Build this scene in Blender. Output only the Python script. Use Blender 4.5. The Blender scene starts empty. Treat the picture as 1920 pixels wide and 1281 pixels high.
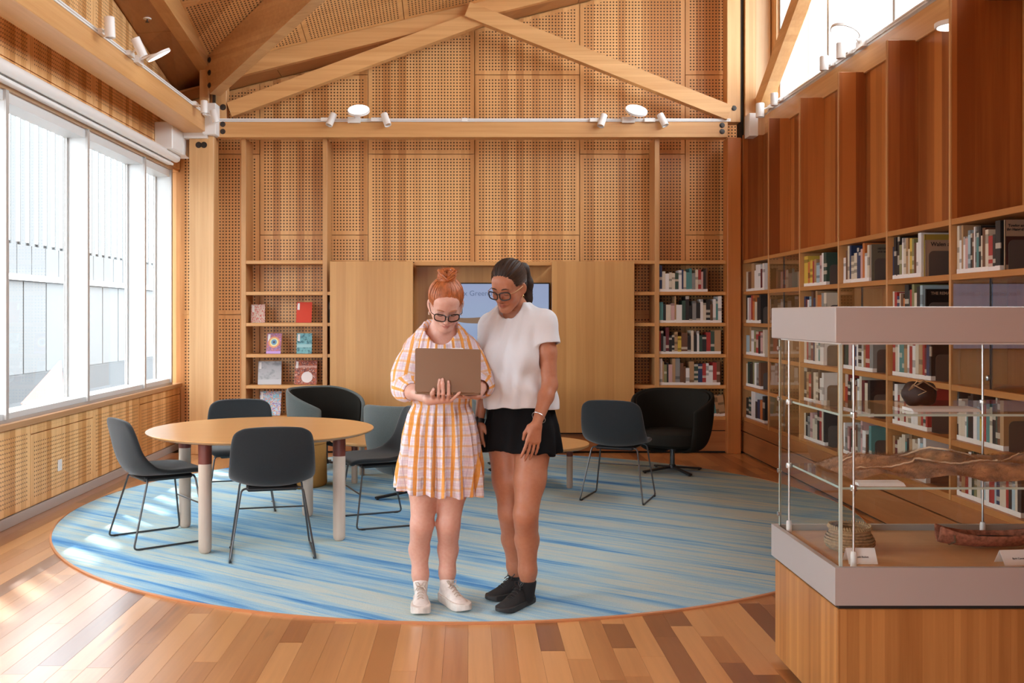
import bpy, bmesh, math, random
import numpy as np
from mathutils import Vector, Matrix, Euler
random.seed(7)
SC = bpy.context.scene
COL = SC.collection
PI = math.pi
H = 1.45            # eye height of the camera
F = 1867.0          # focal length for a 1920 wide frame

# ------------------------------------------------------------------ camera
cam_d = bpy.data.cameras.new('camera')
cam_d.sensor_fit = 'HORIZONTAL'; cam_d.sensor_width = 36.0
cam_d.lens = F / 1920 * 36.0
cam_d.shift_x = 80 / 1920; cam_d.shift_y = -50.5 / 1920
cam_d.clip_start = .05; cam_d.clip_end = 300
cam = bpy.data.objects.new('camera', cam_d); COL.objects.link(cam)
cam.location = (0, 0, H); cam.rotation_euler = (PI/2, 0, 0)
SC.camera = cam

# ------------------------------------------------------------------ world, sun, exposure
W = bpy.data.worlds.new('overcast_sky'); SC.world = W; W.use_nodes = True
_n = W.node_tree.nodes; _bg = _n['Background']
_tc = _n.new('ShaderNodeTexCoord'); _sep = _n.new('ShaderNodeSeparateXYZ'); _rmp = _n.new('ShaderNodeValToRGB')
W.node_tree.links.new(_tc.outputs['Generated'], _sep.inputs[0])
W.node_tree.links.new(_sep.outputs['Z'], _rmp.inputs[0])
W.node_tree.links.new(_rmp.outputs[0], _bg.inputs['Color'])
_rmp.color_ramp.elements[0].position = .0; _rmp.color_ramp.elements[0].color = (.80, .86, .92, 1)
_rmp.color_ramp.elements[1].position = .6; _rmp.color_ramp.elements[1].color = (.93, .96, 1, 1)
_bg.inputs['Strength'].default_value = 6.0

sun_d = bpy.data.lights.new('sun', 'SUN'); sun_d.energy = 4.2; sun_d.angle = math.radians(.5)
sun_d.color = (1, .95, .88)
sun = bpy.data.objects.new('sun', sun_d); COL.objects.link(sun)
sun.rotation_euler = Vector((.65, -.76, -.72)).to_track_quat('-Z', 'Y').to_euler()

def portal(name, loc, rot, sx, sy):
    d = bpy.data.lights.new(name, 'AREA'); d.shape = 'RECTANGLE'; d.size = sx; d.size_y = sy
    d.cycles.is_portal = True
    o = bpy.data.objects.new(name, d); COL.objects.link(o); o.location = loc; o.rotation_euler = rot
portal('sky_portal_windows', (-3.36, 6.45, 1.85), (0, -PI/2, 0), 2.4, 8.2)
portal('sky_portal_clerestory', (3.42, 5.5, 4.55), (0, PI/2, 0), 2.3, 10.2)
portal('sky_portal_front_opening', (-1.5, -1.25, 1.1), (PI/2, 0, 0), 2.0, 2.2)

SC.view_settings.view_transform = 'Standard'; SC.view_settings.look = 'None'
SC.view_settings.gamma = 1.0; SC.view_settings.use_curve_mapping = False
SC.view_settings.exposure = 1.05
SC.cycles.use_denoising = True
SC.cycles.max_bounces = 12; SC.cycles.diffuse_bounces = 7; SC.cycles.glossy_bounces = 4
SC.cycles.transparent_max_bounces = 16; SC.cycles.transmission_bounces = 6
SC.cycles.caustics_reflective = False; SC.cycles.caustics_refractive = False
SC.cycles.sample_clamp_indirect = 6.0

# ------------------------------------------------------------------ object helpers
def link(o, parent=None):
    COL.objects.link(o)
    if parent is not None: o.parent = parent
    return o

def mk(name, verts, faces, mat=None, parent=None, smooth=False, fmat=None, uv=None, uvname='UVMap'):
    me = bpy.data.meshes.new(name)
    me.from_pydata([tuple(v) for v in verts], [], [tuple(f) for f in faces])
    if mat is not None:
        for m in (mat if isinstance(mat, (list, tuple)) else [mat]): me.materials.append(m)
    if fmat is not None: me.polygons.foreach_set('material_index', np.array(fmat, dtype=np.int32))
    if smooth is True: me.polygons.foreach_set('use_smooth', np.ones(len(me.polygons), dtype=bool))
    if uv is not None:
        l = me.uv_layers.new(name=uvname)
        for lp in me.loops: l.data[lp.index].uv = uv[lp.vertex_index]
    me.update()
    return link(bpy.data.objects.new(name, me), parent)

class MB:
    """collects simple solids, builds ONE mesh object"""
    def __init__(s): s.v = []; s.f = []; s.m = []; s.s = []
    def add(s, v, f, m=0, smooth=False):
        o = len(s.v); s.v += [tuple(p) for p in v]
        for q in f: s.f.append([i + o for i in q]); s.m.append(m); s.s.append(smooth)
        return s
    def box(s, x0, x1, y0, y1, z0, z1, m=0):
        v = [(x0,y0,z0),(x1,y0,z0),(x1,y1,z0),(x0,y1,z0),(x0,y0,z1),(x1,y0,z1),(x1,y1,z1),(x0,y1,z1)]
        return s.add(v, [(0,3,2,1),(4,5,6,7),(0,1,5,4),(1,2,6,5),(2,3,7,6),(3,0,4,7)], m)
    def bbox(s, x0, x1, y0, y1, z0, z1, b=.004, m=0):
        """box with chamfered edges"""
        bm = bmesh.new(); bmesh.ops.create_cube(bm, size=1)
        for q in bm.verts:
            q.co = Vector(((x0+x1)/2 + q.co.x*(x1-x0), (y0+y1)/2 + q.co.y*(y1-y0), (z0+z1)/2 + q.co.z*(z1-z0)))
        bmesh.ops.bevel(bm, geom=bm.edges[:], offset=b, segments=1, affect='EDGES')
        bm.verts.index_update()
        s.add([q.co[:] for q in bm.verts], [[q.index for q in f.verts] for f in bm.faces], m); bm.free(); return s
    def prism(s, poly, frame, t, m=0):
        """poly (2D list) in frame (origin, u, v, n), extruded t along n"""
        o, u, v, n = [Vector(a) for a in frame]
        a = [o + u*p[0] + v*p[1] for p in poly]; b = [p + n*t for p in a]; k = len(a)
        f = [list(range(k))[::-1], [i + k for i in range(k)]]
        for i in range(k): j = (i+1) % k; f.append([i, j, j+k, i+k])
        return s.add([p[:] for p in a+b], f, m)
    def beam(s, a, b, w, h, up=(0,0,1), m=0):
        """rectangular bar from a to b: w across, h along up"""
        a = Vector(a); b = Vector(b); d = (b-a).normalized(); up = Vector(up)
        sd = d.cross(up).normalized(); u = sd.cross(d).normalized()
        v = []
        for p in (a, b):
            for (i, j) in ((-1,-1),(1,-1),(1,1),(-1,1)): v.append((p + sd*(i*w/2) + u*(j*h/2))[:])
        return s.add(v, [(0,1,2,3),(7,6,5,4),(0,4,5,1),(1,5,6,2),(2,6,7,3),(3,7,4,0)], m)
    def tube(s, pts, r, n=8, m=0, closed=False, cap=True):
        pts = [Vector(p) for p in pts]; k = len(pts)
        rr = r if isinstance(r, (list, tuple)) else [r]*k
        v = []; prev = None
        for i, p in enumerate(pts):
            if closed: d = (pts[(i+1)%k] - pts[i-1])
            else: d = pts[min(i+1,k-1)] - pts[max(i-1,0)]
            d = d.normalized() if d.length > 1e-9 else Vector((0,0,1))
            if prev is None:
                ref = Vector((0,0,1)) if abs(d.z) < .9 else Vector((1,0,0)); a = d.cross(ref).normalized()
            else:
                a = (prev - d*prev.dot(d)); a = a.normalized() if a.length > 1e-6 else d.orthogonal().normalized()
            prev = a; b = d.cross(a)
            for j in range(n):
                t = 2*PI*j/n; v.append((p + (a*math.cos(t) + b*math.sin(t))*rr[i])[:])
        f = []
        for i in range(k if closed else k-1):
            i2 = (i+1) % k
            for j in range(n):
                j2 = (j+1) % n; f.append([i*n+j, i*n+j2, i2*n+j2, i2*n+j])
        if cap and not closed: f.append(list(range(n))[::-1]); f.append([(k-1)*n+j for j in range(n)])
        return s.add(v, f, m, True)
    def lathe(s, prof, c=(0,0,0), n=32, m=0, ax=None):
        """profile [(r, z)...] around z through c (or axis frame ax = (x, y, z) vectors)"""
        c = Vector(c); X, Y, Z = [Vector(a) for a in (ax or ((1,0,0),(0,1,0),(0,0,1)))]
        v = []; k = len(prof)
        for (r, z) in prof:
            for j in range(n):
                t = 2*PI*j/n; v.append((c + X*(r*math.cos(t)) + Y*(r*math.sin(t)) + Z*z)[:])
        f = []
        for i in range(k-1):
            for j in range(n): j2 = (j+1)%n; f.append([i*n+j, i*n+j2, (i+1)*n+j2, (i+1)*n+j])
        if prof[0][0] > 1e-6: f.append(list(range(n))[::-1])
        if prof[-1][0] > 1e-6: f.append([(k-1)*n+j for j in range(n)])
        return s.add(v, f, m, True)
    def build(s, name, mat=None, parent=None, auto=True):
        o = mk(name, s.v, s.f, mat, parent, fmat=s.m)
        o.data.polygons.foreach_set('use_smooth', np.array(s.s, dtype=bool)); 
        if any(s.s):
            try:
                bm = bmesh.new(); bm.from_mesh(o.data)
                for e in bm.edges:
                    if len(e.link_faces) == 2 and e.calc_face_angle(0) > .7: e.smooth = False
                bm.to_mesh(o.data); bm.free()
            except Exception: pass
        return o

def tag(o, label=None, cat=None, group=None, kind=None):
    if label: o['label'] = label
    if cat: o['category'] = cat
    if group: o['group'] = group
    if kind: o['kind'] = kind
    return o
def thing(name, label, cat, loc=(0,0,0), rz=0.0, group=None):
    o = bpy.data.objects.new(name, None); COL.objects.link(o); o.empty_display_size = .1
    o.location = loc; o.rotation_euler = (0, 0, rz)
    return tag(o, label, cat, group)
def struct(o): o['kind'] = 'structure'; return o
def dup(root, loc=None, rz=None, label=None, group=None):
    def cp(o, par):
        c = o.copy(); COL.objects.link(c)
        if par is not None: c.parent = par
        for ch in list(o.children): cp(ch, c)
        return c
    r = cp(root, None)
    if loc is not None: r.location = loc
    if rz is not None: r.rotation_euler = (0, 0, rz)
    if label: r['label'] = label
    if group: r['group'] = group
    return r
def text(name, s, size, loc, rot, mat, parent=None, align='LEFT', bold=0.0):
    c = bpy.data.curves.new(name, 'FONT'); c.body = s; c.size = size; c.align_x = align; c.align_y = 'CENTER'
    c.extrude = .0004; c.offset = bold
    c.materials.append(mat)
    t = bpy.data.objects.new(name, c); COL.objects.link(t)
    me = bpy.data.meshes.new_from_object(t.evaluated_get(bpy.context.evaluated_depsgraph_get()))
    bpy.data.objects.remove(t)
    o = link(bpy.data.objects.new(name, me), parent); o.location = loc; o.rotation_euler = rot
    return o

# ------------------------------------------------------------------ materials
def srgb(r, g, b):
    f = lambda c: (c/12.92 if c <= .04045 else ((c+.055)/1.055)**2.4)
    return (f(r/255), f(g/255), f(b/255), 1)
class NT:
    def __init__(s, name):
        s.mat = bpy.data.materials.new(name); s.mat.use_nodes = True
        s.t = s.mat.node_tree; s.p = s.t.nodes['Principled BSDF']; s.out = s.t.nodes['Material Output']
    def n(s, typ, **kw):
        d = s.t.nodes.new('ShaderNode' + typ)
        for k, v in kw.items(): setattr(d, k, v)
        return d
    def l(s, a, b): s.t.links.new(a, b)
    def val(s, sock, v):
        if hasattr(v, 'is_output') or isinstance(v, bpy.types.NodeSocket): s.l(v, sock)
        else: sock.default_value = v
    def math(s, op, a, b=None, c=None):
        d = s.n('Math', operation=op); s.val(d.inputs[0], a)
        if b is not None: s.val(d.inputs[1], b)
        if c is not None: s.val(d.inputs[2], c)
        return d.outputs[0]
    def mix(s, f, a, b, typ='MIX'):
        d = s.n('Mix', data_type='RGBA', blend_type=typ); s.val(d.inputs[0], f); s.val(d.inputs[6], a); s.val(d.inputs[7], b)
        return d.outputs[2]
    def ramp(s, f, stops, interp='LINEAR'):
        d = s.n('ValToRGB'); e = d.color_ramp.elements; d.color_ramp.interpolation = interp
        while len(e) < len(stops): e.new(.5)
        for i, (p, c) in enumerate(stops): e[i].position = p; e[i].color = c
        s.l(f, d.inputs[0]); return d.outputs[0]
    def noise(s, vec, scale, detail=4, rough=.55, dim='3D'):
        d = s.n('TexNoise', noise_dimensions=dim); d.inputs['Scale'].default_value = scale
        d.inputs['Detail'].default_value = detail; d.inputs['Roughness'].default_value = rough
        if vec is not None: s.l(vec, d.inputs['Vector'])
        return d.outputs['Fac']
    def mapv(s, vec, scale=(1,1,1), rot=(0,0,0), loc=(0,0,0)):
        d = s.n('Mapping'); d.inputs['Scale'].default_value = scale; d.inputs['Rotation'].default_value = rot; d.inputs['Location'].default_value = loc
        s.l(vec, d.inputs['Vector']); return d.outputs[0]
    def bump(s, h, strength=.2, dist=.01):
        d = s.n('Bump'); d.inputs['Strength'].default_value = strength; d.inputs['Distance'].default_value = dist
        s.l(h, d.inputs['Height']); s.l(d.outputs[0], s.p.inputs['Normal'])
def simple(name, c, rough=.5, metal=0.0, bump=None, spec=.5, noise=None, sheen=0):
    m = NT(name); m.p.inputs['Base Color'].default_value = c; m.p.inputs['Roughness'].default_value = rough
    m.p.inputs['Metallic'].default_value = metal; m.p.inputs['Specular IOR Level'].default_value = spec
    m.p.inputs['Sheen Weight'].default_value = sheen
    m.mat.diffuse_color = c
    g = m.n('TexCoord').outputs['Object'] if (bump or noise) else None
    if noise:
        sc, amt = noise; f = m.noise(g, sc, 5)
        k = m.ramp(f, [(.3, (1-amt,)*3+(1,)), (.7, (1+amt,)*3+(1,))])
        m.l(m.mix(1.0, c, k, 'MULTIPLY'), m.p.inputs['Base Color'])
    if bump:
        sc, st = bump; m.bump(m.noise(g, sc, 3), st, .002)
    return m.mat
def wood(name, c1, c2, axis='Z', strip=.12, strip_amt=.45, strip_on='XY', rough=.42, grain=1.0, holes=None, objrand=0.0, coord='world', knots=0.0, spec=.45, coat=0):
    """procedural timber: c1 light, c2 dark; grain runs along axis; strips of veneer change tone"""
    m = NT(name)
    vec = m.n('NewGeometry').outputs['Position'] if coord == 'world' else m.n('TexCoord').outputs['Object']
    rnd = m.n('ObjectInfo').outputs['Random']
    if objrand:
        add = m.n('VectorMath', operation='ADD'); cmb = m.n('CombineXYZ')
        rr = m.math('MULTIPLY', rnd, 37.0)
        for i in range(3): m.l(rr, cmb.inputs[i])
        m.l(vec, add.inputs[0]); m.l(cmb.outputs[0], add.inputs[1]); vec2 = add.outputs[0]
    else: vec2 = vec
    sc = {'X': (1.2, 34, 34), 'Y': (34, 1.2, 34), 'Z': (34, 34, 1.2)}[axis]
    g1 = m.noise(m.mapv(vec2, sc), 1.0*grain, 6, .6)
    sc2 = {'X': (.35, 5, 5), 'Y': (5, .35, 5), 'Z': (5, 5, .35)}[axis]
    g2 = m.noise(m.mapv(vec2, sc2), 1.0, 3)
    f = m.math('ADD', m.math('MULTIPLY', g1, .55), m.math('MULTIPLY', g2, .45))
    if strip:
        sep = m.n('SeparateXYZ'); m.l(vec2, sep.inputs[0])
        s = None
        for ch in strip_on: s = sep.outputs[ch] if s is None else m.math('ADD', s, sep.outputs[ch])
        k = m.math('FLOOR', m.math('DIVIDE', s, strip))
        wn = m.n('TexWhiteNoise', noise_dimensions='1D'); m.l(k, wn.inputs['W'])
        f = m.math('ADD', f, m.math('MULTIPLY', m.math('SUBTRACT', wn.outputs['Value'], .5), strip_amt))
    if objrand:
        f = m.math('ADD', f, m.math('MULTIPLY', m.math('SUBTRACT', rnd, .5), objrand))
    mid = tuple((a+b)/2 for a, b in zip(c1, c2))
    colr = m.ramp(f, [(.22, c1), (.5, mid), (.78, c2)])
    if knots:
        kn = m.noise(m.mapv(vec2, {'X': (1.5,9,9), 'Y': (9,1.5,9), 'Z': (9,9,1.5)}[axis]), 1.0, 2)
        kf = m.ramp(kn, [(.66, (0,0,0,1)), (.76, (1,1,1,1))])
        colr = m.mix(m.math('MULTIPLY', kf, knots), colr, tuple(c*.35 for c in c2[:3])+(1,))
    if holes:
        uv = m.n('UVMap', uv_map='holes').outputs[0]
        fr = m.n('VectorMath', operation='FRACTION'); m.l(uv, fr.inputs[0])
        sb = m.n('VectorMath', operation='SUBTRACT'); m.l(fr.outputs[0], sb.inputs[0]); sb.inputs[1].default_value = (.5,.5,0)
        ln = m.n('VectorMath', operation='LENGTH'); m.l(sb.outputs[0], ln.inputs[0])
        hf = m.math('LESS_THAN', ln.outputs['Value'], holes)
        colr = m.mix(hf, colr, tuple(c*.13 for c in c2[:3])+(1,))
    m.l(colr, m.p.inputs['Base Color']); m.p.inputs['Roughness'].default_value = rough
    if coat: m.p.inputs['Coat Weight'].default_value = coat; m.p.inputs['Coat Roughness'].default_value = .28; m.p.inputs['Coat IOR'].default_value = 1.75
    m.p.inputs['Specular IOR Level'].default_value = spec
    m.bump(g1, .08, .002)
    return m.mat
def glass(name, tint=(.97,.99,.985,1), refl=1.0, ior=1.5):
    m = NT(name); t = m.t; t.nodes.remove(m.p)
    tr = m.n('BsdfTransparent'); tr.inputs[0].default_value = tint
    gl = m.n('BsdfGlossy'); gl.inputs['Roughness'].default_value = .0; gl.inputs['Color'].default_value = (1,1,1,1)
    fr = m.n('Fresnel'); fr.inputs['IOR'].default_value = ior
    bf = m.math('SUBTRACT', 1.0, m.n('NewGeometry').outputs['Backfacing'])
    mx = m.n('MixShader'); m.l(m.math('MULTIPLY', m.math('MULTIPLY', fr.outputs[0], refl), bf), mx.inputs[0]); m.l(tr.outputs[0], mx.inputs[1]); m.l(gl.outputs[0], mx.inputs[2])
    m.l(mx.outputs[0], m.out.inputs['Surface']); return m.mat
def emit(name, c, s):
    m = NT(name); m.p.inputs['Base Color'].default_value = (0,0,0,1)
    m.p.inputs['Emission Color'].default_value = c; m.p.inputs['Emission Strength'].default_value = s; return m.mat

OAK1, OAK2 = (.78,.44,.175,1), (.53,.235,.070,1)
RED1, RED2 = (.50,.175,.042,1), (.26,.070,.015,1)
M = {}
M['panel'] = wood('oak_panel', OAK1, OAK2, 'Z', .085, .75, rough=.45)
M['panel_holes'] = wood('oak_panel_perforated', OAK1, OAK2, 'Z', .085, .75, rough=.45, holes=.25)
M['panel_l'] = wood('oak_panel_brightened', (.86,.53,.24,1), (.58,.28,.09,1), 'Z', .085, .9, rough=.45)  # yellower oak, also lightened in place of light missing on this wall
M['panel_l_holes'] = wood('oak_panel_brightened_perforated', (.86,.53,.24,1), (.58,.28,.09,1), 'Z', .085, .9, rough=.45, holes=.20)
M['ceil_holes'] = wood('ceiling_panel_perforated', OAK1, OAK2, 'X', .4, .4, rough=.5, holes=.27)
M['ceil'] = wood('ceiling_panel', OAK1, OAK2, 'X', .4, .4, rough=.5)
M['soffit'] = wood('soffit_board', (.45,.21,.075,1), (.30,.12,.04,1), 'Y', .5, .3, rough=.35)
M['glulam_x'] = wood('glulam_along_x', (.74,.43,.185,1), (.54,.265,.09,1), 'X', .045, .30, strip_on='Z', rough=.42)
M['glulam_y'] = wood('glulam_along_y', (.74,.43,.185,1), (.54,.265,.09,1), 'Y', .045, .30, strip_on='Z', rough=.42)
M['glulam_z'] = wood('glulam_along_z', (.72,.43,.20,1), (.52,.27,.10,1), 'Z', .045, .35, rough=.42)
M['shelf'] = wood('shelf_timber', (.66,.35,.125,1), (.48,.21,.062,1), 'X', 0, rough=.42)
M['shelf_y'] = wood('shelf_timber_along_y', (.55,.25,.075,1), (.37,.135,.035,1), 'Y', 0, rough=.42)
M['shelf_z'] = wood('shelf_upright_timber', (.60,.33,.13,1), (.44,.20,.07,1), 'Z', 0, rough=.42)
M['red'] = wood('reddish_fin_timber', RED1, RED2, 'Z', .105, .8, rough=.36)
M['door'] = wood('sliding_panel_veneer', (.60,.315,.11,1), (.45,.21,.065,1), 'Z', .1, .35, rough=.4)
M['casewood'] = wood('display_base_veneer', (.60,.30,.095,1), (.33,.135,.036,1), 'Z', .022, .28, rough=.38)
M['floor_board'] = wood('floor_board', (.70,.36,.135,1), (.40,.16,.048,1), 'Y', 0, rough=.3, objrand=.62, knots=.55, coord='world', spec=.55, coat=1.0)
M['floor_board_dark'] = wood('floor_board_dark', (.36,.145,.045,1), (.19,.066,.022,1), 'Y', 0, rough=.3, objrand=.8, knots=.5, spec=.55, coat=1.0)
M['floor_base'] = simple('floor_subfloor', (.12,.05,.02,1), .6)
M['tabletop'] = wood('table_veneer', (.64,.36,.14,1), (.50,.25,.09,1), 'X', 0, rough=.28, coord='object')
M['paleleg'] = wood('whitewashed_leg', (.66,.56,.47,1), (.48,.38,.30,1), 'Z', 0, rough=.5, coord='object')
M['collar'] = simple('terracotta_collar', (.17,.042,.030,1), .45)
M['white'] = simple('white_paint', (.80,.80,.79,1), .45)
M['white_metal'] = simple('white_powder_coat', (.82,.82,.81,1), .35)
M['frame_grey'] = simple('grey_aluminium', (.50,.48,.46,1), .4, .2)
M['frame_white'] = simple('white_window_frame', (.66,.67,.67,1), .4)
M['steel'] = simple('brushed_steel', (.62,.62,.62,1), .28, 1.0)
M['dark_steel'] = simple('dark_steel_rod', (.10,.105,.11,1), .35, .8)
M['bolt'] = simple('bolt_steel', (.05,.04,.035,1), .4, .6)
M['black'] = simple('black_plastic', (.012,.012,.013,1), .45)
M['gap_shade'] = simple('recess_shade', (.02,.015,.012,1), .8)  # near-black, paints the shade inside gaps and recesses
M['felt'] = simple('charcoal_felt', (.018,.022,.025,1), .92, bump=(900, .35), noise=(500, .35), spec=.2, sheen=.25)
M['tub_shaded'] = simple('tub_fabric_shaded', (.016,.014,.011,1), .95, bump=(900, .3), noise=(500, .3), spec=.15)  # same tub fabric, its shade painted in as near-black
M['tub_lit'] = simple('tub_fabric_lit', (.085,.098,.095,1), .95, bump=(900, .3), noise=(400, .3), spec=.2, sheen=.2)  # same tub fabric, window light painted in as a paler grey
M['mustard'] = simple('mustard_fabric', (.36,.19,.045,1), .9, bump=(700, .3), noise=(300, .2))
M['case_grey'] = simple('satin_grey_metal', (.50,.485,.48,1), .42, .25)
M['glass_clear'] = glass('case_glass', (.97,.985,.98,1), .75)
M['glass_edge'] = simple('glass_edge_green', (.50,.63,.58,1), .15)
M['glass_win'] = glass('window_glass', (.95,.97,.97,1), .5)
M['glass_door'] = glass('cabinet_glass', (.90,.90,.88,1), 1.6)
M['bookend'] = simple('grey_brown_bookend', (.105,.085,.075,1), .55, .1)
M['paper'] = simple('page_block', (.70,.64,.54,1), .8)
M['label'] = simple('white_spine_label', (.80,.77,.74,1), .6)
M['card'] = simple('white_card', (.86,.86,.86,1), .6)
M['ink'] = simple('black_ink', (.015,.013,.013,1), .6)
M['lamp'] = emit('lamp_diffuser', (1,.96,.9,1), 3.2)
# ================================================================== SETTING
XL, XR, YB = -3.135, 2.86, 10.45
def zc(x, y):                       # underside of the sloping ceiling
    yy = y if y > 5.2 else 10.4 - y
    return 4.078 + .235*(x + 2.7) + .26*(10.35 - yy)
def clip(poly, a, b, c):            # keep a*x + b*y <= c
    out = []
    for i in range(len(poly)):
        p, q = poly[i], poly[(i+1) % len(poly)]
        dp, dq = a*p[0]+b*p[1]-c, a*q[0]+b*q[1]-c
        if dp <= 0: out.append(p)
        if (dp < 0 < dq) or (dq < 0 < dp):
            t = dp/(dp-dq); out.append((p[0]+(q[0]-p[0])*t, p[1]+(q[1]-p[1])*t))
    return out
def area2(p): return sum(p[i][0]*p[(i+1)%len(p)][1] - p[(i+1)%len(p)][0]*p[i][1] for i in range(len(p)))/2
def inset(poly, d):
    if area2(poly) < 0: poly = poly[::-1]
    out = list(poly)
    for i in range(len(poly)):
        p, q = poly[i], poly[(i+1) % len(poly)]
        dx, dy = q[0]-p[0], q[1]-p[1]; L = math.hypot(dx, dy)
        if L < 1e-6: continue
        nx, ny = dy/L, -dx/L           # outward
        out = clip(out, nx, ny, nx*p[0] + ny*p[1] - d)
        if len(out) < 3: return []
    return out
def acoustic(parent, poly, to3, border=.05, pitch=.034, t=.018, gap=.004, holes=True, mats=None, name='acoustic_panel'):
    """one perforated timber panel; to3(u, v, d) maps panel plane to room, d = depth behind the face"""
    poly = inset(poly, gap)
    if len(poly) < 3 or abs(area2(poly)) < .01: return None
    k = len(poly)
    v = [to3(p[0], p[1], 0) for p in poly] + [to3(p[0], p[1], t) for p in poly]
    f = [list(range(k))]; m = [0]
    for i in range(k): j = (i+1) % k; f.append([i, i+k, j+k, j]); m.append(0)
    uv = [(0,0)]*(2*k)
    inn = inset(poly, border) if holes else []
    if len(inn) >= 3:
        o = len(v); us = [p[0] for p in inn]; vs = [p[1] for p in inn]
        w, h = max(us)-min(us), max(vs)-min(vs)
        pu, pv = w/max(1, round(w/pitch)), h/max(1, round(h/pitch))
        v += [to3(p[0], p[1], -.0007) for p in inn]; f.append([o+i for i in range(len(inn))]); m.append(1)
        uv += [((p[0]-min(us))/pu, (p[1]-min(vs))/pv) for p in inn]
    return mk(name, v, f, mats or [M['panel'], M['panel_holes']], parent, fmat=m, uv=uv, uvname='holes')

# ---- outdoors
g = struct(MB().box(-40, 40, -25, 60, -.3, -.12).build('ground', simple('pale_concrete', (.25,.25,.25,1), .8)))
b = MB()
m_f = simple('pale_facade', (.108,.113,.116,1), .7); m_f2 = simple('pale_facade_panel', (.095,.100,.104,1), .7); m_f3 = simple('facade_plinth', (.066,.070,.074,1), .8)
fac = thing('building', 'pale grey building with vertical slats seen through the big window', 'building', (-7.5, 14, -.1))
def fpart(name, mat, boxes):
    q = MB()
    for (x0,x1,y0,y1,z0,z1) in boxes: q.box(x0+7.5, x1+7.5, y0-14, y1-14, z0+.1, z1+.1)
    return q.build(name, mat, fac)
fpart('lower_wall', m_f, [(-7.9,-7.5,4,44,.42,2.02)])
fpart('plinth', m_f3, [(-7.88,-7.49,4,44,-.1,.42)])
for i in range(18): fpart('wall_panel', m_f, [(-7.5,-7.47,12.2+i*.9,12.2+i*.9+.86,.46,2.0)])
fpart('ledge', M['frame_white'], [(-7.95,-7.4,4,44,2.02,2.12)])
for i in range(40): fpart('screen_panel', m_f2, [(-7.53,-7.5,7+i*.56,7+i*.56+.53,2.12,2.62)])
for i in range(90): fpart('screen_slat', m_f2, [(-7.52,-7.5,1.6+i*.35,1.6+i*.35+.18,2.62,6.35)])
fpart('screen_rail', m_f2, [(-7.62,-7.56,1,36,2.6,2.68)])
fpart('sun_block', m_f, [(-7.9,-7.4,-2,44,6.35,8.1)])  # unseen slab, added to keep direct sun off the floor
us = thing('shade_sail', 'salmon red shade sail outside the window, low by the sill', 'shade', (-6.3, 14.2, 0))
MB().prism([(0,0),(1.5,-.25),(1.35,.55)], ((-.1,0,.18),(0,1,0),(0,0,1),(1,0,0)), .03).build('sail', simple('salmon_canvas', (.62,.20,.15,1), .8), us)
for y in (.05, 1.35): MB().tube([(-.09,y,-.12),(-.09,y,.55 if y > 1 else .2)], .02).build('post', M['frame_grey'], us)

# ---- floor: boards laid one by one
fl = struct(MB().box(-3.3, 3.6, -1.3, 11.0, -.12, -.014).build('floor', M['floor_base']))
CX, CY, RR = -.05, 7.53, 2.88
random.seed(21)
bw = .1045; x = -3.14; meshes = {}
n_b = 0
while x < 2.86:
    y = 3.45 - random.random()*1.2
    while y < 10.44:
        L = random.choice([.75, 1.0, 1.3, 1.7, 2.1, 2.4]) if x < .4 else random.choice([.34, .5, .75, 1.0, 1.5, 2.0])
        y1 = min(y + L, 10.44)
        if y1 - y < .2: y1 = 10.44
        fx = max(abs(x-CX), abs(x+bw-CX))
        hidden = fx < RR and (y > CY - math.sqrt(RR*RR-fx*fx) + .06) and (y1 < CY + math.sqrt(RR*RR-fx*fx) - .06)
        # behind the display case nothing of the floor shows
        if x > 1.35 and y > 3.5 and y1 < 4.1: hidden = True
        if not hidden and y1 > 3.4:
            o = MB().bbox(x+.0003, x+bw-.0003, max(y, 2.8)+.0004, y1-.0004, -.013, 0, .0005).build('floor_board', M['floor_board_dark'] if random.random() < (.24 if x > .5 else .05) else M['floor_board'], fl); n_b += 1
        y = y1
    x += bw
# plain boarding nearer than the photograph shows, and under the carpet
q = MB(); x = -3.14
while x < 2.86: q.box(x+.001, x+bw-.001, -1.3, 2.79, -.013, 0); x += bw
fb = q.build('floor_board', M['floor_board'], fl); fb['kind'] = 'stuff'

# ---- left wall: acoustic panels below and above the ribbon window
wl = struct(MB().box(XL-.32, XL-.02, -1.3, 11.0, -.12, .66).build('wall_left', M['panel']))
mp = MB().prism([(-1.3,3.0),(11.0,3.0),(11.0,4.2),(5.2,5.6),(-1.3,4.4)], ((XL-.32,0,0),(0,1,0),(0,0,1),(1,0,0)), .30).build('upper_wall', M['panel'], wl)
def L3(u, v, d): return (XL - d, u, v)
yj = [10.80, 9.47, 8.30, 7.115, 5.94, 4.77, 3.6, 2.43, 1.26, .09, -1.3]
for i in range(len(yj)-1):
    y1, y0 = yj[i], yj[i+1]
    if i % 2 == 1 or i == 0 and False: spl = [.075, .665]
    else: spl = [.075, .592, .665]
    for a, c in zip(spl[:-1], spl[1:]):
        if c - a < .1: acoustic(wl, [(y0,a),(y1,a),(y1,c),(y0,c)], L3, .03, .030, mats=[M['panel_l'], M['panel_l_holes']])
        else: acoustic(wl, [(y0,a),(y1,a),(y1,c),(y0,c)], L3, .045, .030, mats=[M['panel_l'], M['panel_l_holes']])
    spl = [3.02, 3.19, 6.0] if i % 2 == 1 or True else [3.02, 6.0]
    for a, c in zip(spl[:-1], spl[1:]):
        poly = clip([(y0,a),(y1,a),(y1,c),(y0,c)], .21, 1, 3.80+.21*10.8)
        poly = clip(poly, -.21, 1, 3.80+.21*5.6-.21*5.2)
        if len(poly) > 2: acoustic(wl, poly, L3, .045, .030, mats=[M['panel_l'], M['panel_l_holes']])
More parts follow.
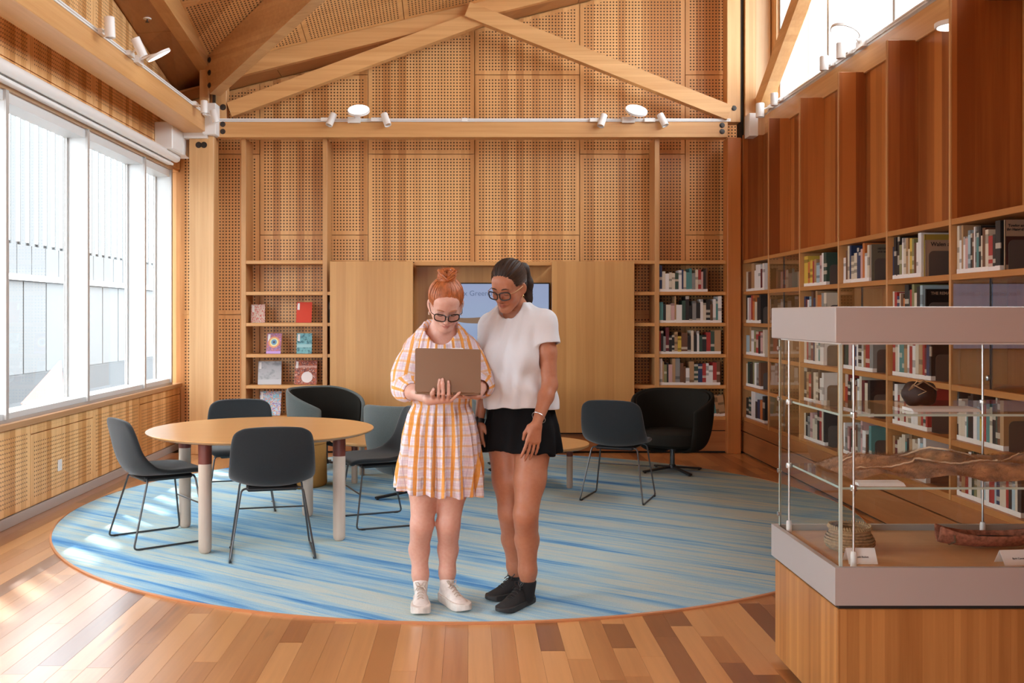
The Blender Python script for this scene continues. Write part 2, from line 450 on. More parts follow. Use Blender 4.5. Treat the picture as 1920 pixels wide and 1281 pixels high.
MB().box(XL-.32, XL, -1.3, 2.43, .66, 3.02).build('end_wall', M['panel'], wl)
bb = struct(MB().bbox(XL-.01, XL+.012, -1.3, 10.8, 0, .072, .003).build('baseboard_left', M['frame_grey']))
sl = struct(MB().bbox(XL-.19, XL+.03, -1.3, 10.78, .668, .712, .004).build('trim_1', wood('sill_timber', (.55,.33,.17,1), (.42,.22,.10,1), 'Y', 0, rough=.35)))
sl2 = MB().box(XL-.20, XL-.01, -1.3, 10.55, .712, .735).build('sill_frame', M['frame_grey'], sl)
# window mullions and panes
ym = [10.49, 9.63, 8.19, 6.75, 5.31, 3.87, 2.43]
wi = 0
for i in range(len(ym)-1):
    y1, y0 = ym[i], ym[i+1]; wi += 1
    w = struct(MB().box(XL-.185, XL-.012, y1-.012, y1+.024, .735, 2.975).build('window_%d' % wi, M['frame_white']))
    MB().box(XL-.012, XL+.002, y1-.016, y1+.028, .735, 2.975).build('mullion_cap', M['frame_grey'], w)
    MB().box(XL-.185, XL-.02, y0+.024, y1-.012, .735, .775).box(XL-.185, XL-.02, y0+.024, y1-.012, 2.90, 2.975).build('window_frame', M['frame_white'], w)
    MB().box(XL-.185, XL-.160, y1-.04, y1-.012, .775, 2.90).build('glazing_gasket', M['frame_grey'], w)
    MB().box(XL-.178, XL-.172, y0+.024, y1-.04, .775, 2.90).build('window_pane', M['glass_win'], w)
hd = struct(MB().box(XL-.20, XL+.004, -1.3, 10.52, 2.975, 3.02).build('trim_2', wood('head_timber', (.55,.36,.20,1), (.42,.25,.13,1), 'Y', 0)))
# roller blind cassette along the head of the window
rb = thing('roller_blind', 'long white roller blind cassette above the ribbon window', 'blind', (XL+.05, 4.7, 3.0))
MB().tube([(.035, -6.0, .075), (.035, 5.66, .075)], .045, 14).build('roller_tube', M['white_metal'], rb)
MB().bbox(-.048, -.004, -6.0, 5.62, 0, .10, .004).build('cassette', M['white_metal'], rb)
MB().bbox(-.004, .02, -6.0, 5.62, -.004, .02, .003).build('bottom_bar', M['white_metal'], rb)
so = thing('power_outlet', 'small white power outlet on the perforated wall below the window', 'outlet', (XL+.001, 7.61, .30))
MB().bbox(0, .008, -.035, .035, -.043, .043, .002).build('cover_plate', M['white'], so)
for s in (-.016, .016): MB().box(.008, .0095, s-.009, s+.009, -.012, .016).build('socket', M['white_metal'], so)

# ---- back wall
wb = struct(MB().prism([(-3.30,-.12),(3.7,-.12),(3.7,6.0),(-3.30,4.35)], ((0,10.84,0),(1,0,0),(0,0,1),(0,1,0)), .25).build('wall_back', M['panel']))
def B3(u, v, d): return (u, 10.80 + d, v)
xj = [-3.135, -2.273, -1.099, .058, 1.197, 2.342, 3.32]
for i in range(6):
    x0, x1 = xj[i], xj[i+1]
    zs = [.1, 1.45, 3.19, 4.93, 6.5] if i % 2 == 0 else [.1, 2.312, 4.05, 5.8]
    for a, c in zip(zs[:-1], zs[1:]):
        poly = clip([(x0,a),(x1,a),(x1,c),(x0,c)], -.25, 1, 3.895+.25*2.516)
        if len(poly) > 2: acoustic(wb, poly, B3, .036, .034)

# ---- ceiling: two slopes meeting at a ridge, perforated panels below the deck
x0, x1 = -3.5, 3.75
V = [(x0,-1.4),(x1,-1.4),(x1,5.2),(x0,5.2),(x0,11.1),(x1,11.1)]
vv = [(p[0],p[1],zc(*p)+.03) for p in V] + [(p[0],p[1],zc(*p)+.33) for p in V]
ce = struct(mk('ceiling', vv, [(0,1,2,3),(3,2,5,4),(6,9,8,7),(9,10,11,8),(0,6,7,1),(1,7,8,2),(2,8,11,5),(5,11,10,4),(4,10,9,3),(3,9,6,0)], M['ceil']))
def C3(u, v, d): return (u, v, zc(u, v) + d)
for ix in range(6):
    for iy in range(5):
        a, c = -2.72 + ix*1.02, 10.42 - iy*1.1
        acoustic(ce, [(a, max(c-1.1, 5.2)), (min(a+1.02, 3.35), max(c-1.1, 5.2)), (min(a+1.02, 3.35), c), (a, c)], C3, .04, .034, .02, mats=[M['ceil'], M['ceil_holes']], name='ceiling_panel')
# plain soffit boards along the left and the back edge
def quad(name, pts, t, mat, parent):
    v = [Vector(p) for p in pts]; w = [p + Vector((0,0,t)) for p in v]
    return mk(name, [p[:] for p in v+w], [(0,1,2,3),(7,6,5,4),(0,4,5,1),(1,5,6,2),(2,6,7,3),(3,7,4,0)], mat, parent)
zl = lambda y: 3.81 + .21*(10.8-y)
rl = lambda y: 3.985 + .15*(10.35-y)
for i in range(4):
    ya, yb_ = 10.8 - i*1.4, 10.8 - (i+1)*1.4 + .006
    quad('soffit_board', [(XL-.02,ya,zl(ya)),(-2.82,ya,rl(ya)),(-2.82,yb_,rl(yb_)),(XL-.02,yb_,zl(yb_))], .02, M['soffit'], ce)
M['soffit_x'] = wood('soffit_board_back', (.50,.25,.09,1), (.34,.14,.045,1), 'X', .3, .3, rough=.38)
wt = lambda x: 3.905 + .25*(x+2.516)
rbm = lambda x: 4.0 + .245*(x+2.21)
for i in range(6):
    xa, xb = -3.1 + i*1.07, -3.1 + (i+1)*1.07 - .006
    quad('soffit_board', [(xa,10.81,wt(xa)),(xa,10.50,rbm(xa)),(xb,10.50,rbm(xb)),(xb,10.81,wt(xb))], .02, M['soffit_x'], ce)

# ---- glulam frame (each member its own)
def member(name, label, mat, solid, cat='beam'):
    o = solid.build(name, mat); return tag(o, label, cat, kind='structure')
def bolts(parent, pts, n, r=.022):
    for p in pts:
        q = Vector(p); N = Vector(n)
        X = N.orthogonal().normalized(); Y = N.cross(X)
        MB().lathe([(r*1.5,0),(r*1.5,.003),(r,.004),(r,.012),(.0,.013)], q, 12, ax=(X,Y,N)).build('bolt', M['bolt'], parent)
bm_b = MB().bbox(-2.62, 2.69, 10.36, 10.52, 3.295, 3.455, .004).build('tie_beam', M['glulam_x']); struct(bm_b)
bm_l = struct(MB().bbox(-2.95, -2.71, -1.3, 10.28, 3.325, 3.50, .004).build('side_beam', M['glulam_y']))
bm_r = struct(MB().bbox(3.055, 3.36, -1.3, 10.30, 3.32, 3.51, .004).build('side_beam', M['glulam_y']))
col_l = struct(MB().bbox(-2.90, -2.645, 10.30, 10.50, 0, 3.30, .005).build('column', M['glulam_z']))
bolts(col_l, [(-2.80,10.30,3.205),(-2.745,10.30,3.205)], (0,-1,0))
col_lu = struct(MB().bbox(-2.70, -2.53, 10.37, 10.50, 3.455, 3.92, .004).build('column', M['glulam_z']))
bolts(col_lu, [(-2.565,10.37,3.61)], (0,-1,0)); bolts(bm_b, [(-2.565,10.36,3.43),(-2.565,10.36,3.355),(2.63,10.36,3.42),(2.63,10.36,3.355)], (0,-1,0), .019)
br = struct(MB().bbox(-2.735, -2.60, 10.20, 10.42, 3.30, 3.62, .004).build('column_bracket', M['white_metal']))
MB().box(-2.955, -2.70, 10.26, 10.36, 3.27, 3.335).box(-2.955,-2.945,10.26,10.5,3.1,3.3).build('bracket_plate', M['white_metal'], br)
bx = struct(MB().bbox(XL, -2.95, 9.9, 10.55, 3.10, 3.37, .01).build('services_box', M['white']))
# columns, dark gap and lit wall return in the far right corner
cr = struct(MB().bbox(2.685, 2.825, 10.37, 10.55, 3.455, 5.5, .004).build('column', M['glulam_z']))
bolts(cr, [(2.755,10.37,3.60)], (0,-1,0), .019)
cr0 = struct(MB().bbox(2.69, 2.83, 10.37, 10.56, 0, 3.295, .004).build('column', M['red']))
crs = struct(MB().box(2.835, 2.875, 10.44, 10.56, 3.30, 5.5).build('column_gap_shade', M['gap_shade']))  # gap between the columns, its shade painted as a near-black strip
cr2 = struct(MB().bbox(2.88, 2.99, 10.40, 10.56, 3.33, 5.5, .004).build('column', M['glulam_z']))
cr3 = struct(MB().bbox(2.995, 3.16, 10.44, 10.60, 3.33, 5.5, .004).build('column', wood('lit_return', (.72,.50,.28,1), (.56,.34,.16,1), 'Z', .05, .3)))  # wall return; window light is painted in as paler wood
br2 = struct(MB().bbox(2.875, 2.965, 10.22, 10.40, 3.285, 3.52, .004).build('column_bracket', M['white_metal']))
# inverted-V truss braces over the tie beam
q1 = MB().beam((-2.50,10.42,3.585), (.17,10.42,4.57), .11, .155).build('truss_brace', M['glulam_x']); struct(q1)
q2 = MB().beam((-.02,10.375,4.62), (2.70,10.375,3.545), .11, .155).build('truss_brace', M['glulam_x']); struct(q2)
# edge rafters at back and left
edge = MB()
xa, xb = -2.78, 3.25
edge.add([(xa,10.43,rbm(xa)),(xb,10.43,rbm(xb)),(xb,10.43,zc(xb,10.43)+.02),(xa,10.43,zc(xa,10.43)+.02),
          (xa,10.55,rbm(xa)),(xb,10.55,rbm(xb)),(xb,10.55,zc(xb,10.55)+.02),(xa,10.55,zc(xa,10.55)+.02)],
         [(0,1,2,3),(7,6,5,4),(0,4,5,1),(1,5,6,2),(2,6,7,3),(3,7,4,0)])
struct(edge.build('edge_rafter', M['glulam_x']))
e2 = MB(); ya, yb_ = 10.45, 5.3
e2.add([(-2.82,ya,rl(ya)),(-2.69,ya,rl(ya)),(-2.69,ya,zc(-2.69,ya)),(-2.82,ya,zc(-2.82,ya)),
        (-2.82,yb_,rl(yb_)),(-2.69,yb_,rl(yb_)),(-2.69,yb_,zc(-2.69,yb_)),(-2.82,yb_,zc(-2.82,yb_))],
       [(3,2,1,0),(4,5,6,7),(0,1,5,4),(1,2,6,5),(2,3,7,6),(3,0,4,7)])
struct(e2.build('edge_rafter', M['glulam_y']))
MBp = MB().bbox(-2.80, -2.70, 10.33, 10.46, 3.50, 3.99, .004); struct(MBp.build('post', M['glulam_z']))
struct(MB().box(-2.665, -2.64, 10.33, 10.40, 3.62, 4.06).build('knife_plate', M['bolt']))
# hip rafter from the corner up toward the ridge
hp = MB().beam((-2.66,10.29,3.70+.20), (-2.66+2.6,10.29-2.6,3.70+.20+.463*2.6), .125, .40).build('hip_rafter', wood('hip_glulam', (.62,.36,.16,1), (.42,.21,.08,1), 'X', .045, .35, strip_on='Z', rough=.42)); struct(hp)
bolts(hp, [(-2.62-.044, 10.25-.044, 3.80+i*.13) for i in range(3)], (-.7,-.7,0), .02)
# raking brace in front of the clerestory
struct(MB().beam((3.05,10.42,3.60), (3.05,6.4,3.60+.585*4.02), .12, .17).build('clerestory_brace', M['glulam_y']))

# ---- clerestory on the right
wr = struct(MB().box(3.32, 3.62, -1.3, 11.0, -.12, 3.45).build('wall_right', M['red']))
MB().prism([(-1.3,5.55),(10.9,5.55),(10.9,5.5),(5.2,7.0),(-1.3,5.4)], ((3.36,0,0),(0,1,0),(0,0,1),(1,0,0)), .24).build('upper_wall', M['panel'], wr)
struct(MB().box(3.06, 3.38, -1.3, 10.4, 3.511, 3.53).build('trim_3', M['frame_grey']))
yc = [10.28, 8.90, 7.52, 6.14, 4.76, 3.38, 2.0, .62]
MB().box(3.36, 3.6, -1.3, .62, 3.4, 5.6).build('end_wall', M['panel'], wr)
for i in range(len(yc)-1):
    y1, y0 = yc[i], yc[i+1]; wi += 1
    w = struct(MB().box(3.21, 3.37, y1-.03, y1+.01, 3.53, 5.55).build('window_%d' % wi, M['frame_white']))
    MB().box(3.33, 3.37, y0+.01, y1-.03, 3.53, 3.58).box(3.33, 3.37, y0+.01, y1-.03, 5.48, 5.55).build('window_frame', M['frame_white'], w)
    MB().box(3.20, 3.21, y1-.034, y1+.014, 3.53, 5.55).build('mullion_cap', M['frame_grey'], w)
    MB().box(3.348, 3.354, y0+.01, y1-.03, 3.58, 5.48).build('window_pane', M['glass_win'], w)
struct(MB().box(3.17, 3.21, 10.28, 10.60, 3.53, 5.55).build('trim_4', M['glulam_z']))
# unseen end wall behind the camera; its opening is added to let in front light
wf = struct(MB().box(-3.45, 3.6, -1.45, -1.3, 2.2, 6.6).box(-3.45,-2.5,-1.45,-1.3,-.12,2.2).box(-.5,3.6,-1.45,-1.3,-.12,2.2).build('wall_front', M['panel']))

# ---- round carpet
m = NT('streaked_blue_carpet')
P = m.n('NewGeometry').outputs['Position']
v1 = m.mapv(m.mapv(P, rot=(0,0,math.radians(35))), (.45, 7.0, 1))
nz = m.noise(v1, 1.0, 5, .62)
v2 = m.mapv(m.mapv(P, rot=(0,0,math.radians(37))), (.3, 2.6, 1), loc=(3.1,1.7,0))
n2 = m.noise(v2, 1.0, 4, .6)
v3 = m.mapv(m.mapv(P, rot=(0,0,math.radians(34))), (.8, 24, 1), loc=(9.1,4.7,0))
n3 = m.noise(v3, 1.0, 3, .6)
v4 = m.mapv(m.mapv(P, rot=(0,0,math.radians(35.5))), (1.6, 60, 1), loc=(2.1,7.7,0))
n4 = m.noise(v4, 1.0, 3, .6)
f = m.math('ADD', m.math('ADD', m.math('MULTIPLY', nz, .50), m.math('MULTIPLY', n4, .13)), m.math('ADD', m.math('MULTIPLY', n2, .27), m.math('MULTIPLY', n3, .20)))
c = m.ramp(f, [(.40, srgb(58,116,182)), (.46, srgb(92,150,203)), (.51, srgb(138,182,210)), (.555, srgb(164,196,208)), (.60, srgb(190,202,194)), (.64, srgb(160,194,208)), (.69, srgb(108,162,206)), (.75, srgb(76,132,192))])
fine = m.noise(P, 260, 2)
c = m.mix(1.0, c, m.ramp(fine, [(.3, (.80,.80,.80,1)), (.7, (1.1,1.1,1.1,1))]), 'MULTIPLY')
m.l(c, m.p.inputs['Base Color']); m.p.inputs['Roughness'].default_value = .95; m.p.inputs['Specular IOR Level'].default_value = .1
m.bump(fine, .4, .004)
rug = thing('round_carpet', 'large round carpet with blue and sand coloured streaks under the seating', 'rug', (CX, CY, 0))
MB().lathe([(0,0),(RR-.013,0),(RR-.013,.009),(RR-.018,.011),(0,.011)], (0,0,0), 128).build('carpet', m.mat, rug)
MB().lathe([(RR-.0125,0),(RR,0),(RR,.009),(RR-.006,.012),(RR-.0125,.012),(RR-.0125,0)], (0,0,0), 128).build('edge_trim', simple('orange_timber_trim', (.55,.24,.10,1), .45), rug)
# ================================================================== BOOKCASES
ZB = [2.0, 1.672, 1.345, 1.017, .69, .362]        # centre heights of the shelf boards
TH = .036
random.seed(5)
BACKS = 3.20                                        # back of the right hand shelves
U = [10.43 - .9*i for i in range(9)]
U[1:6] = [9.535, 8.63, 7.725, 6.828, 5.93]; U[6:] = [5.03, 4.13, 3.23]
right = thing('wall_bookcase', 'long built-in reddish timber bookcase with tall fins under the clerestory', 'bookcase', (XR, 7, 0))
def rb_(x0, x1, y0, y1, z0, z1): return (x0-XR, x1-XR, y0-7, y1-7, z0, z1)
for i, y in enumerate(U):
    d = 3.30 if i in (5, 6, 7, 8) else 3.075
    MB().bbox(*rb_(XR, BACKS, y-.011, y+.011, .345, 2.02), b=.002).build('upright', M['shelf_z'], right)
    fin = MB().bbox(*rb_(XR+.008, d, y-.010, y+.010, 2.0, 3.33), b=.002).build('fin', M['red'], right)
    MB().box(*rb_(XR, XR+.008, y-.011, y+.011, 2.02, 3.33)).build('edge_lipping', M['shelf_z'], fin)
for i in range(len(U)-1):
    y0, y1 = U[i+1]+.011, U[i]-.011
    for k, z in enumerate(ZB):
        if i in (5,) and k == 2: continue
        MB().bbox(*rb_(XR+.004, BACKS, y0, y1, z-TH/2, z+TH/2), b=.002).build('shelf_board', M['shelf_y'], right)
    MB().box(*rb_(BACKS, BACKS+.02, y0, y1, .36, 2.0)).build('back_panel', M['red'], right)
    if i < 5: MB().box(*rb_(3.075, 3.10, y0-.011, y1+.011, 2.0, 3.33)).build('fin_back_panel', M['red'], right)
    else: acoustic(right, [(y0,2.03),(y1,2.03),(y1,3.32),(y0,3.32)], lambda u, v, d: (3.285+d-XR, u-7, v), .03, .034)
    MB().box(*rb_(3.08, 3.32, y0-.011, y1+.011, 3.318, 3.33)).build('top_board', M['red'], right)
MB().bbox(*rb_(XR, 3.2, U[-1], 10.45, .235, .345), b=.003).build('plinth_upper', wood('plinth_timber', (.45,.18,.06,1), (.27,.09,.025,1), 'Y', 0, rough=.4), right)
MB().bbox(*rb_(XR, 3.2, U[-1], 10.45, .016, .226), b=.003).build('plinth_lower', bpy.data.materials['plinth_timber'], right)
MB().box(*rb_(XR+.02, 3.2, U[-1], 10.45, 0, .3)).build('plinth_core', M['gap_shade'], right)

back = thing('wall_bookcase', 'built-in open bookcase across the back wall, with tall uprights up to the beam', 'bookcase', (0, YB, 0))
def bk(x0, x1, y0, y1, z0, z1): return (x0, x1, y0-YB, y1-YB, z0, z1)
XU = [-2.37, -1.516, 1.97, 2.845]
for i, x in enumerate(XU):
    MB().bbox(*bk(x-.025, x+.025, YB, 10.78, .345, 3.30), b=.003).build('upright', M['shelf_z'] if i < 3 else M['red'], back)
def seg(x0, x1, ks=range(6)):
    for k in ks:
        MB().bbox(*bk(x0, x1, YB+.004, 10.78, ZB[k]-TH/2, ZB[k]+TH/2), b=.002).build('shelf_board', M['shelf'], back)
seg(-2.345, -1.541); seg(-1.491, -1.05, range(1,6)); seg(1.42, 1.945); seg(1.995, 2.82)
m_pl = wood('plinth_timber_x', (.45,.18,.06,1), (.27,.09,.025,1), 'X', 0, rough=.4)
MB().bbox(*bk(-2.37, XR, YB, 10.78, .235, .345), b=.003).build('plinth_upper', m_pl, back)
MB().bbox(*bk(-2.37, XR, YB, 10.78, .016, .226), b=.003).build('plinth_lower', m_pl, back)
MB().box(*bk(-2.36, XR, YB+.02, 10.78, 0, .3)).build('plinth_core', M['gap_shade'], back)
# near-black sheet that paints the shade behind the sliding panels
MB().box(*bk(-1.491, -1.05, 10.76, 10.78, .36, 1.98)).build('back_shade', M['gap_shade'], back)
# media niche with its frame
ni = bpy.data.objects.new('media_niche', None); link(ni, back); ni.location = (.145, 0, 0)
MB().box(-.76, .76, .30, .32, .345, 2.0).build('back_panel', M['door'], ni)
MB().bbox(-.72, .72, -.0, .33, 1.965, 2.005, .003).build('head_board', M['shelf'], ni)
for s in (-1, 1): MB().box(s*.76-.012, s*.76+.012, -.0, .30, .345, 1.965).build('side_panel', M['door'], ni)
MB().box(-.75, .75, 0, .30, .345, .37).build('base_board', M['shelf'], ni)
for (x0, x1, s) in ((-1.455, -.588, 'sliding timber panel beside the shelf of face-out magazines'), (.862, 1.722, 'sliding timber panel beside the filled book shelves')):
    d = thing('sliding_panel', 'tall ' + s, 'panel', ((x0+x1)/2, 10.41, .215), group='sliding panels in front of the back shelves')
    w = (x1-x0)/2
    MB().bbox(-w, w, -.022, .022, 0, 1.79, .003).build('leaf', M['door'], d)
    MB().box(-w+.02, w-.02, -.006, .012, -.012, 0).build('bottom_track', M['gap_shade'], d)

# glass doors in front of four sections of the right hand bookcase
def gdoor(i, k0, k1, label):
    y0, y1 = U[i+1]+.014, U[i]-.014; z0, z1 = ZB[k1]+TH/2+.004, ZB[k0]-TH/2-.004
    d = thing('glass_door', label, 'cabinet door', (XR+.012, (y0+y1)/2, z0), group='glass cabinet doors in the right hand bookcase')
    h = (y1-y0)/2
    for s in (-1, 1):
        a, b_ = (-h, -.004) if s < 0 else (.004, h)
        MB().box(-.003, .003, a, b_, 0, z1-z0).build('glass_leaf', M['glass_door'], d)
        MB().box(-.004, .004, (a if s > 0 else b_-.006), (a+.006 if s > 0 else b_), 0, z1-z0).build('edge_strip', M['dark_steel'], d)
    MB().lathe([(.016,0),(.016,.012),(.010,.016),(0,.016)], (-.003, .02, .06), 14, ax=((0,1,0),(0,0,1),(-1,0,0))).build('lock_knob', M['steel'], d)
gdoor(1, 0, 5, 'tall glass door pair on the empty cabinet bay next to the corner bay')
gdoor(3, 1, 2, 'single-row glass door pair below the top shelf of the middle bay')
gdoor(5, 1, 3, 'two-row glass door pair in the widest visible bay, above the case')

# ------------------------------------------------------------------ books
PAL = [('cream', (.62,.54,.42)), ('white', (.72,.70,.68)), ('black', (.018,.016,.016)), ('dark green', (.03,.065,.05)), ('red', (.36,.035,.03)),
       ('navy', (.025,.04,.10)), ('tan', (.40,.24,.12)), ('teal', (.08,.24,.24)), ('grey', (.24,.24,.23)), ('brown', (.14,.06,.03)),
       ('orange', (.52,.16,.04)), ('pale blue', (.34,.47,.53)), ('yellow', (.62,.42,.06)), ('maroon', (.13,.02,.025)), ('pink', (.55,.34,.32)), ('olive', (.22,.22,.10))]
WGT = [16, 17, 15, 5, 6, 6, 7, 4, 6, 5, 4, 5, 2, 5, 5, 3]
BM = {}
for nme, c in PAL:
    m = NT('book_cover_' + nme.replace(' ', '_'))
    oi = m.n('ObjectInfo').outputs['Random']; g = m.n('TexCoord').outputs['Object']
    sp = m.n('SeparateXYZ'); m.l(g, sp.inputs[0])
    wn = m.n('TexWhiteNoise', noise_dimensions='2D'); cb = m.n('CombineXYZ')
    m.l(m.math('FLOOR', m.math('MULTIPLY', sp.outputs['Z'], 9)), cb.inputs[0]); m.l(oi, cb.inputs[1]); m.l(cb.outputs[0], wn.inputs['Vector'])
    st = m.math('GREATER_THAN', wn.outputs['Value'], .86)
    dk = sum(c)/3 < .2
    cc = m.mix(m.math('MULTIPLY', m.math('MULTIPLY', st, .7), m.math('LESS_THAN', sp.outputs['Y'], .03)), c + (1,), (.62,.55,.45,1) if dk else tuple(q*.25 for q in c) + (1,))
    m.l(cc, m.p.inputs['Base Color']); m.p.inputs['Roughness'].default_value = .5; BM[nme] = m.mat
def book_mesh():
    # unit book: x thickness (-.5...5), y depth 0 (spine) .. 1, z height 0..1; slot 0 by object
    a = MB()
    a.box(-.5,.5,0,.02,0,1); a.box(-.5,-.40,.02,1,0,1); a.box(.40,.5,.02,1,0,1)
    me = a.build('book', M['paper']); d = me.data; bpy.data.objects.remove(me); return d
BOOK_ME = book_mesh()
_o = MB().box(-.40,.40,.02,.98,.015,.985).build('pages', M['paper']); PAGES_ME = _o.data; bpy.data.objects.remove(_o)
_o = MB().box(-.51,.51,-.012,.30,.006,.13).build('spine_label', M['label']); LABEL_ME = _o.data; bpy.data.objects.remove(_o)
ORD = ['first','second','third','fourth','fifth','sixth','seventh','eighth','ninth','tenth','eleventh','twelfth','thirteenth','fourteenth','fifteenth','sixteenth','seventeenth','eighteenth','nineteenth','twentieth','twenty-first','twenty-second','twenty-third','twenty-fourth','twenty-fifth','twenty-sixth','twenty-seventh']
ROWN = ['top','second','third','fourth','lowest']
BOOKS = []   # (size on the picture, loc, rz, tilt, t, d, h, colour, label, group)
def row(org, rz, length, n, hmin, hmax, where, group, first=(), cols=None, lean=0, tmin=.010, tmax=.030, endtall=True):
    """books from org along local +x; returns list of used length"""
    ts = [random.uniform(tmin, tmax)*(1.0 if random.random() < .85 else 1.5) for _ in range(n)]
    k = length/sum(ts); ts = [t*k for t in ts]
    x = 0; ca, sa = math.cos(rz), math.sin(rz)
    for i, t in enumerate(ts):
        c = first[i] if i < len(first) else random.choices([p[0] for p in (cols or PAL)], WGT)[0]
        h = random.uniform(hmin, hmax)
        if random.random() < .18: h = min(hmax*1.12, .285)
        if endtall and i == n-1: h = max(h, hmax)
        d = min(.29, h*random.uniform(.68, .80)); tl = 0
        if lean and i >= n-4: tl = lean*random.uniform(.8, 1.1)
        cx = x + t/2; x += t
        loc = (org[0] + ca*cx, org[1] + sa*cx, org[2])
        Y = loc[1]; size = t*h/(Y*Y) * (1 if rz == 0 else abs(loc[0])/Y)
        hw = 'tall' if h > .255 else ('small' if h < .205 else 'mid-height'); tw = 'slim' if t < .016 else ('thick' if t > .028 else '')
        lab = ' '.join(w for w in (hw, tw, c, 'book,', ORD[i], where) if w)
        BOOKS.append((size, loc, rz, tl, t*.97, d, h, c, lab, group))
RZ = -PI/2
def rrow(i, k, frac, n, hmin=.19, hmax=.265, **kw):
    """books on row k of bay i of the right hand bookcase, from the far upright"""
    bay = ['corner bay','','third bay from corner','fourth bay from corner','fifth bay from corner','sixth bay from corner'][i]
    L = (U[i]-U[i+1]-.04)*frac
    row((XR+.035, U[i]-.02, ZB[k+1]+TH/2), RZ, L, n, hmin, hmax, 'from far end, %s shelf, %s' % (ROWN[k], bay), 'library books in the right hand bookcase', **kw)
    return U[i]-.02-L
ENDS = []
def be(i, k, y, h=.165, w=.15): ENDS.append((i, k, y, h, w))
for k in range(5):
    y = rrow(0, k, .60 if k % 2 else .75, 8, tmin=.018, tmax=.034)
    if k in (1, 3): be(0, k, y-.004)
for k, (fr, n) in enumerate(((.62, 9), (.62, 10), (.55, 9), (.55, 9), (.58, 10))):
    y = rrow(2, k, fr, n, first=('yellow','orange','yellow') if k == 0 else (), tmin=.016); be(2, k, y-.004)
for k, (fr, n) in ((0, (.58, 12)), (2, (.66, 11)), (3, (.60, 12)), (4, (.62, 13))):
    y = rrow(3, k, fr, n, tmin=.014); be(3, k, y-.004)
for k, (fr, n) in enumerate(((.50, 14), (.52, 13), (.66, 15), (.60, 13), (.58, 13))):
    y = rrow(4, k, fr, n, hmax=.275, tmin=.012); be(4, k, y-.004)
for k, (fr, n) in ((0, (.56, 18)), (3, (.60, 18)), (4, (.8, 20))):
    y = rrow(5, k, fr, n, hmax=.275, tmin=.010, tmax=.026,
             first=('cream','white','tan','white','pink','pale blue','black','brown','white','grey','teal','black','cream','brown','cream','red','black','black') if k == 0 else ()); be(5, k, y-.004)
for k, (fr, n) in enumerate(((.62, 17), (.80, 18), (.79, 18), (.78, 18))):
    row((2.0, YB+.03, ZB[k+1]+TH/2), 0, .82*fr, n, .18, .25, 'from cabinet end, %s filled shelf, back wall' % ROWN[k], 'library books in the back wall bookcase')
row((2.42, YB+.03, ZB[5]+TH/2), 0, .36, 9, .21, .28, 'from cabinet end, lowest shelf, back wall', 'library books in the back wall bookcase', cols=PAL)
for i in range(len(BOOKS)-9, len(BOOKS)-3):
    b = list(BOOKS[i]); b[3] = -.14; BOOKS[i] = tuple(b)
order = sorted(range(len(BOOKS)), key=lambda i: -BOOKS[i][0])
keep = set(order[:300])
stuff = MB(); stuff_m = [BM[n] for n, _ in PAL] + [M['paper'], M['label']]; names = [n for n, _ in PAL]
for i, (sz, loc, rz, tl, t, d, h, c, lab, grp) in enumerate(BOOKS):
    if i in keep:
        o = bpy.data.objects.new('book', BOOK_ME); COL.objects.link(o)
        o.location = loc; o.rotation_euler = (0, tl, rz); o.scale = (t, d, h)
        o.material_slots[0].link = 'OBJECT'; o.material_slots[0].material = BM[c]
        tag(o, lab, 'book', grp)
        p = bpy.data.objects.new('pages', PAGES_ME); link(p, o)
        l = bpy.data.objects.new('spine_label', LABEL_ME); link(l, o)
        l.scale = (1, 1, min(1, .22/h))
    else:
        mt = Matrix.Translation(loc) @ Euler((0, tl, rz)).to_matrix().to_4x4() @ Matrix.Diagonal((t, d, h, 1))
        for (x0,x1,y0,y1,z0,z1,mi) in ((-.5,.5,0,1,0,1,names.index(c)), (-.38,.38,.03,.99,.02,1.002,16), (-.51,.51,-.012,.02,.006,.12,17)):
            q = MB().box(x0,x1,y0,y1,z0,z1); stuff.add([(mt @ Vector(p))[:] for p in q.v], q.f, mi)
if stuff.v:
    tag(stuff.build('far_books', stuff_m), 'rows of small far books in the corner bay and behind the chairs', 'books', kind='stuff')
# printed covers on the last book of three rows
def cover_text(y, k, lines, size, mat, z, x=XR+.075):
    pass
for (i, k, y, h, w) in ENDS:
    z = ZB[k+1]+TH/2
    bay = ['corner bay','','third bay from corner','fourth bay from corner','fifth bay from corner','sixth bay from corner'][i]
    e = thing('bookend', 'grey-brown metal bookend with rounded top, %s shelf, %s' % (ROWN[k], bay), 'bookend', (XR+.06+w/2, y, z), group='bookends')
    r = .03; poly = [(-w/2,0),(w/2,0)]
    for a in range(5): t = a*PI/8; poly.append((w/2-r+r*math.cos(t), h-r+r*math.sin(t)))
    for a in range(5): t = PI/2 + a*PI/8; poly.append((-w/2+r+r*math.cos(t), h-r+r*math.sin(t)))
    MB().prism(poly, ((0,-.004,0),(1,0,0),(0,0,1),(0,1,0)), .003).build('plate', M['bookend'], e)
    MB().box(-w/2, w/2, -.11, -.004, 0, .002).build('foot', M['bookend'], e)

